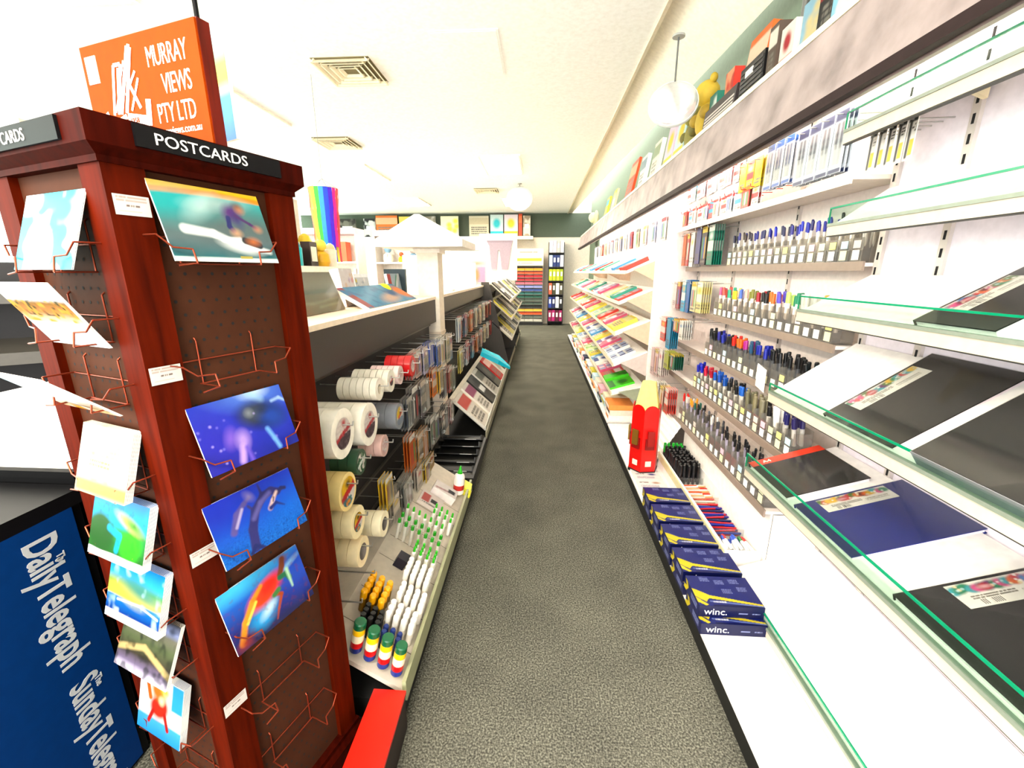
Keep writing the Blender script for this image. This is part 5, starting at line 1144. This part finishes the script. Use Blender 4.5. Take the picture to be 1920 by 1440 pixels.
# --- rainbow windsock
WS = empty('rainbow_windsock', (-1.94, 4.0, 1.72), 0, 'rainbow-striped windsock hanging from the ceiling behind the carousel', 'windsock')
cols = ['c82a08', 'e87a08', 'e8d808', '20b020', '0a8ab0', '1a4ad8', '5a20d0', 'd808a0', 'd80838', 'e01010'] * 2
nS = 20
for i in range(nS):
    a0 = 2 * math.pi * (i / nS) + 3.6; a1 = 2 * math.pi * ((i + 1) / nS) + 3.6; vs = []; fs = []
    for k in range(7):
        z = .50 * k / 6; r = .125 - .02 * (1 - k / 6) + .004 * math.sin(k * 2 + i)
        for a_ in (a0, (a0 + a1) / 2, a1): vs.append((r * math.cos(a_), r * math.sin(a_), z))
    for k in range(6):
        for j in range(2): fs.append((k * 3 + j, k * 3 + j + 1, k * 3 + j + 4, k * 3 + j + 3))
    B().add(vs, fs, 0, True).build('stripe_panel', mat(cols[i], .6), WS)
    if i % 2 == 0:
        am = (a0 + a1) / 2
        B().add([(.105 * math.cos(a0), .105 * math.sin(a0), 0), (.105 * math.cos(a1), .105 * math.sin(a1), 0), (.10 * math.cos(a1) + .01, .10 * math.sin(a1), -.13), (.10 * math.cos(a0) + .01, .10 * math.sin(a0), -.13)], [(0, 1, 2, 3)]).build('tail', mat(cols[i], .6), WS)
b = B(); ringp = [(.126 * math.cos(2 * math.pi * i / 20), .126 * math.sin(2 * math.pi * i / 20), .50) for i in range(21)]; b.tube(ringp, .004); b.build('hoop', mat('d8d4d0', .4), WS)
B().tube([(.125, 0, .50), (0, 0, .58), (-.125, 0, .50)], .002).tube([(0, .125, .5), (0, 0, .58), (0, -.125, .5)], .002).tube([(0, 0, .58), (0, 0, CEIL - 1.72)], .0015).build('hanging_line', mat('8a8a88', .4), WS)

# --- far left gondola beyond the post
FG = empty('far_gondola', (0, 0, 0), 0, 'grey hook-panel gondola beyond the white post with a pale top', 'gondola')
B().box(GX - .03, GX, 3.50, 10.2, .10, 1.15).build('hook_panel', mat('4a463f', .55), FG)
B().box(-.83, -.80, 3.50, 10.2, 1.17, 1.295).build('fascia', mat('6a655c', .5), FG)
B().box(-1.36, -.795, 3.50, 10.2, 1.297, 1.318).build('top_shelf', mat('f2e6d6', .5), FG)
B().box(GX - .5, GX - .03, 3.50, 10.2, 0, 1.297).build('carcass', mat('4a463f', .6), FG)
B().box(-.83, -.45, 3.48, 10.2, 0, .10).build('base', mat('1f1d1b', .6), FG)
B().box(-.452, -.44, 3.48, 10.2, .085, .15).build('base_lip', mat('a9a48e', .4), FG)
for z in (1.13, .85, .55): B().box(GX, GX + .012, 3.50, 10.2, z - .012, z).build('slat_rail', mat('6a645c', .35, .4), FG)
cyc = [('d8e4ea', 'ice blue'), ('e88a3a', 'orange'), ('f2e6c8', 'cream'), ('c83a34', 'red'), ('8a94a0', 'blue-grey'), ('e6d86a', 'lemon'), ('6a8aa8', 'denim'), ('d8c8b8', 'beige'), ('f0ece4', 'white'), ('9a6a5a', 'brown'), ('3a8ac0', 'sky blue')]
for lvl, (z, nm2) in enumerate(((1.12, 'upper'), (.84, 'middle'))):
    for i in range(15):
        y = 3.62 + i * .17 + lvl * .04; c, nm = cyc[(i * 3 + lvl * 5) % 11]
        hang_stack(GX + .001, -.68 - .02 * (i % 2), y, z, .13, .2, 2, pack_art(.13, .2, c, ('f0ece4', 'c8b8a8', 'd84a3a')[i % 3], ('items', 'stripe', 'x')[i % 3], 300 + i + lvl * 20, .012), '%s pack, %s past the white post, %s hooks' % (nm, ORD[i], nm2), 'packs on the far gondola')
# sloping display of folders facing the aisle
SD = FG
sl = [(-.46, .18, 3.48, 5.98), (-.40, .55, 6.2, 9.8), (-.40, .85, 6.2, 9.8), (-.42, 1.10, 6.2, 9.8)]
for (x, z, y0, y1) in sl:
    B().prism([(x, z), (x - .30, z + .27), (x - .30, z + .255), (x, z - .016)], y0, y1).build('shelf', mat('d8d2c4', .5), SD); B().box(x, x + .012, y0, y1, z - .02, z + .02).build('front_lip', mat('e8e6de', .4), SD)
for y in (6.2, 8.0, 9.78): B().prism([(-.42, .10), (-.83, .10), (-.83, 1.36), (-.72, 1.36)], y, y + .015).build('side_plate', mat('55504a', .5), SD)
fi = [(0, 3.62, .30, 'f2ece2', 'd83a2a', 'white pack with red print', 1), (0, 3.98, .26, 'f4efe8', 'a83a78', 'white pack with a purple band', 1), (0, 4.30, .26, '1a1a1c', '4a4a4c', 'black folder', 3), (0, 4.62, .26, 'e8e6e0', '8a8a84', 'white printed folder', 1), (0, 4.95, .28, '26221f', '6a6a60', 'dark folder', 4), (0, 5.3, .26, 'c8201e', 'f0c8c0', 'red folder', 1), (0, 5.58, .26, 'efece2', 'b8b4a8', 'ivory folder', 0), (0, 5.84, .2, '55524e', '8a8680', 'grey folder', 3)]
k = 0
for si in (1, 2, 3):
    for j in range(9):
        c, a_, nm = (('1f1f21', '6a6a68', 'black'), ('f0eee8', '2a2a2c', 'white'), ('e6dc5a', 'f6f2b0', 'yellow'), ('4a4540', '8a8478', 'charcoal'), ('f4f2ec', '9a968c', 'pale'))[(j + si) % 5]
        fi.append((si, 6.42 + j * .38, .32, c, a_, '%s folder, %s along the %s sloping shelf' % (nm, ORD[j], ('', 'low', 'middle', 'high')[si]), (j * 3 + si) % 5)); k += 1
for (si, y, w, c, a_, nm, sd) in fi:
    x, z = sl[si][0], sl[si][1]; Y = Vector((-.30, 0, .27)).normalized(); Z = Vector((.27, 0, .30)).normalized()
    o = B().box(-w / 2, w / 2, 0, .36, 0, .02).build('folder', mat(c, .45), None, axes(Vector((x - .006, y, z)) + Z * .003, (0, 1, 0), Y, Z))
    place('printed_face', pad_art(w, .36, c, a_, sd).mesh('printed_face'), o, TR(0, 0, .0207)); tag(o, nm + ' on the far left folder rack' if si == 0 else nm + ' of the far left rack', 'folder', 'folders on the far left rack')
sc_ = empty('blue_scoop', M=TR(-.47, 4.9, .50, 0, .35, .1), label='bright turquoise scoop-shaped file sticking out over the aisle', cat='file holder')
B().add([(-.22, -.12, .05), (-.22, .12, .05), (0, .15, .03), (.16, .05, -.03), (.16, -.05, -.03), (0, -.15, .03), (-.22, -.12, .0), (-.22, .12, .0), (0, .15, -.02), (.16, .05, -.05), (.16, -.05, -.05), (0, -.15, -.02)], [(0, 5, 4, 3, 2, 1), (6, 7, 8, 9, 10, 11), (0, 1, 7, 6), (1, 2, 8, 7), (2, 3, 9, 8), (3, 4, 10, 9), (4, 5, 11, 10), (5, 0, 6, 11)]).build('tray', mat('12c8e0', .3), sc_)
B().box(-.415, -.2, -.015, .015, .005, .03).build('arm', mat('2a2a2c', .4), sc_)
o = tag(B().box(-.05, .05, -.07, .07, 0, .12).box(-.052, .052, -.072, .072, .12, .14).build('red_box', mat('b8201c', .4)), 'small dark red lidded box standing on the aisle edge of the far base', 'box'); o.location = (-.51, 6.08, .101)
# white panels and trousers display on top of the far gondola
for (y, x, w, h, nm) in ((4.3, -1.10, .5, .34, 'nearer blank'), (6.0, -1.10, .45, .30, 'farther blank')):
    o = tag(B().box(-w / 2, w / 2, -.01, .01, 0, h).box(-w / 2, w / 2, -.06, .06, -.0, .012).build('blank_sign', mat('f8f5f0', .5)), '%s white card sign standing on the far gondola top' % nm, 'sign'); o.location = (x, y, 1.32)
a = Art(.26, .34, .012, 'f0e4ea'); a.rect(.35, .1, .7, .75, 'd8b8dc'); a.ell(.3, .4, .15, .3, 'd8a878'); a.ell(.35, .9, .2, .06, 'e8b88a')
o = B().box(-.13, .13, 0, .03, 0, .34).build('gift_box', mat('f4ece8', .5)); place('printed_face', a.mesh('printed_face'), o, TR(0, -.0008, 0, rx=math.pi / 2)); tag(o, 'lilac picture box standing on the far gondola top', 'box'); o.location = (-.93, 6.6, 1.319)
TP = empty('clothes_display', (-.93, 9.9, 1.32), 0, 'tall white display panel above the end of the far gondola', 'display')
B().box(-.42, .42, 0, .03, 0, 1.0).build('board', mat('faf7f2', .5), TP)
tr = empty('grey_trousers', (-.88, 9.86, 1.55), 0, 'grey trousers pinned flat on the tall white display panel', 'trousers')
B().prism([(-.30, .62), (.28, .62), (.25, .50), (.17, 0), (.03, 0), (-.01, .42), (-.05, .42), (-.08, 0), (-.2, 0), (-.24, .5)], -.02, .02).build('cloth', mat('a89aa6', .8), tr)
B().box(-.29, .27, -.024, -.02, .58, .62).build('waistband', mat('9a8c98', .8), tr)

# ------------------------------------------------------------------ back of the shop
PC = empty('paper_cabinet', (-.30, 12.50, 0), 0, 'grey cabinet of coloured paper drawers in rainbow order at the aisle end', 'cabinet')
B().box(-.40, .40, 0, .38, .0, .10).box(-.40, -.385, 0, .38, .10, 1.66).box(.385, .40, 0, .38, .10, 1.66).box(-.385, .385, .36, .38, .10, 1.66).box(-.40, .40, 0, .38, 1.66, 1.68).build('carcass', mat('8a8880', .5), PC)
B().box(-.41, .41, -.01, .0, 0, .09).build('plinth', mat('1a1a1a', .5), PC)
rows = ['c8c4b8', '6a7068', 'e8602a', 'e8b84a', '20241e', '4a5a50', '5a665c', '0f5a4a', '2a6a68', '34508c', '8a90c0', 'c86a7a', 'a8182c', 'b81c30', 'e8541c', 'f09a1e']
for i, c in enumerate(rows):
    for j in range(3):
        d = B().box(-.378 + j * .255, -.378 + j * .255 + .245, -.004, .34, .115 + i * .095, .115 + i * .095 + .06).build('paper_stack', mat(c, .6), PC)
    B().box(-.385, .385, .0, .36, .105 + i * .095, .113 + i * .095).build('tray', mat('aaa69a', .5), PC)
a = Art(.80, .45, .02, 'f8f4ea'); a.rect(.1, .25, 1.65, .45, 'e8dc5a'); a.lines(.3, .7, 1.4, .85, 1, 'b8b0a0', 2); a.lines(.1, .1, 1.2, .18, 1, 'a8a08c', 4)
hb = B().box(-.40, .40, 0, .03, 0, .45).build('header_board', mat('f8f4ea', .5)); hb.location = (-.30, 12.5, 1.682); tag(hb, 'white header board with a yellow stripe above the coloured paper', 'sign'); place('printed_face', a.mesh('printed_face'), hb, TR(0, -.001, 0, rx=math.pi / 2))
BR = empty('binder_rack', (.46, 12.45, 0), 0, 'narrow dark rack of ring binders at the aisle end, right of the paper', 'rack')
B().box(-.22, -.205, 0, .35, 0, 2.3).box(.205, .22, 0, .35, 0, 2.3).box(-.205, .205, .34, .35, 0, 2.3).build('frame', mat('3a3634', .5), BR)
for i in range(6): B().box(-.205, .205, 0, .34, .10 + i * .38, .125 + i * .38).build('shelf', mat('2a2624', .5), BR)
bc = [['9a1a5a', 'b82a7a', '6a1a3a', 'a8246a'], ['2a4a9c', '1a2a6a', 'e8e8ec', '20222a'], ['d86a4a', '4a4a30', 'f0ece0', '55503a'], ['c8d81e', 'b8cc14', 'd6e03a', 'a8b810'], ['b8d0ea', '1a3a7a', '22407c', 'e6e4f0'], ['e8e4ee', 'd8d0e0', 'c8c0b8', 'f4f0f4']]
bn = ['magenta', 'blue', 'olive and coral', 'lime', 'navy and pale blue', 'white']
for i in range(6):
    for j in range(4):
        o = B().box(-.045, .045, 0, .28, 0, .31).build('ring_binder', mat(bc[i][j], .45)); B().box(-.025, .025, -.002, 0, .12, .24).build('spine_label', mat('f2efe8', .5), o)
        o.location = (.46 - .153 + j * .102, 12.46, .126 + i * .38); tag(o, 'ring binder on the %s shelf of the binder rack, %s' % (('lowest', 'second lowest', 'third lowest', 'third highest', 'second highest', 'top')[i], ('far left', 'centre left', 'centre right', 'far right')[j]), 'binder', 'ring binders at the aisle end')
# high shelf along the back wall with posters
HS = empty('high_shelf', (0, 0, 0), 0, 'pale high shelf running along the back wall', 'shelf')
B().box(-6.9, -.2, 12.45, BACKY - .001, 2.38, 2.46).build('board', mat('f4ece2', .5), HS)
B().box(-6.9, -.9, 12.50, BACKY - .001, 0, 2.10).build('cupboard_run', mat('f2ebe0', .55), HS)
B().box(-6.9, -.9, 12.44, 12.50, 2.10, 2.38).build('light_pelmet', mat('d9c8cc', .5), HS)
def poster(x, w, h, c, a_, seed, label, y=12.6):
    o = B().box(-w / 2, w / 2, 0, .03, 0, h).build('poster', mat(c, .5)); o.location = (x, y, 2.461); tag(o, label, 'poster', 'posters on the back high shelf')
    place('printed_face', pad_art(w, h, c, a_, seed).mesh('printed_face'), o, TR(0, -.0008, 0, rx=math.pi / 2))
poster(-5.5, .5, .5, '8a867a', '3a342c', 3, 'grey-brown poster behind the rainbow windsock'); poster(-4.85, .34, .5, 'e6e8e4', '2a2a2c', 3, 'white and black poster left of the orange one')
poster(-4.35, .62, .58, 'f08a3a', 'f6c8a0', 1, 'big orange poster on the back high shelf'); poster(-3.78, .42, .55, 'f2e07a', 'f8f0c0', 0, 'pale yellow poster beside the big orange one')
poster(-3.2, .5, .55, 'f6f4ee', '9a9486', 3, 'white speckled poster above the canopy'); poster(-2.55, .5, .55, 'fbf6d8', 'f4e85a', 0, 'cream poster with yellow rounds'); poster(-1.72, .55, .55, 'e6dcc4', 'd8ccb0', 1, 'plain tan poster left of the cyan one')
poster(-1.22, .36, .58, 'dff0f0', '38d0dc', 4, 'white poster with cyan bands and a yellow picture'); poster(-.82, .38, .58, 'f6e6ee', 'f2dc2a', 4, 'pale pink poster with a yellow picture'); poster(-.56, .10, .6, 'e8581a', 'f0803a', 1, 'narrow bright orange poster'); poster(-.38, .2, .55, 'f2e8d8', 'b8a890', 3, 'narrow beige poster at the high shelf end')
# goods on the back cupboards, seen between the gondolas
GB_ = 'boxed goods on the mid-shop shelves'
def mid_unit(x, y, w, label, seed):
    u = empty('shelf_unit', (x, y, 0), 0, label, 'shelf unit', 'white shelf units in mid shop')
    B().box(-w / 2, w / 2, .30, .32, 0, 2.02).box(-w / 2, -w / 2 + .02, 0, .30, 0, 2.02).box(w / 2 - .02, w / 2, 0, .30, 0, 2.02).build('carcass', mat('f2ece4', .5), u)
    zs = (.1, .48, .86, 1.24, 1.62)
    for z in zs: B().box(-w / 2 + .02, w / 2 - .02, 0, .30, z, z + .025).build('shelf', mat('f6f2ea', .5), u)
    B().box(-w / 2, w / 2, -.02, .32, 2.02, 2.10).build('header', mat('e2cfd4', .5), u)
    R = random.Random(seed)
    pal = [('2c2a2e', 'black'), ('f0c83a', 'golden'), ('f4f0e8', 'white'), ('9a8a92', 'mauve'), ('e8e23a', 'yellow'), ('c8b8b0', 'taupe'), ('e8a0a0', 'salmon'), ('8ab0c8', 'dusty blue'), ('d86a3a', 'rust'), ('6a8a6a', 'green')]
    for zi in (2, 3, 4):
        xx = -w / 2 + .08; i = 0
        while xx < w / 2 - .12:
            ww = R.uniform(.10, .18); hh = R.uniform(.14, .30); c, nm = R.choice(pal)
            kd = R.choice([1, 1, 2, 0])
            toy('boxed_goods', x + xx + ww / 2, y + .12, zs[zi] + .026, hh * (1 if kd else .95), c, R.choice(pal)[0], '%s item, %s along the %s shelf of the %s' % (nm, ORD[i], ('', '', 'lower', 'middle', 'top')[zi], label.split(',')[1].strip()), 'goods', kd)
            bpy.context.scene.collection.objects[-1]; xx += ww + .04; i += 1
mid_unit(-3.35, 6.2, 1.5, 'white shelf unit of mixed goods, left mid-shop unit', 1)
mid_unit(-1.95, 6.6, 1.1, 'white shelf unit of mixed goods, right mid-shop unit', 2)
mid_unit(-4.9, 5.4, 1.3, 'white shelf unit of mixed goods, far-left mid-shop unit', 3)
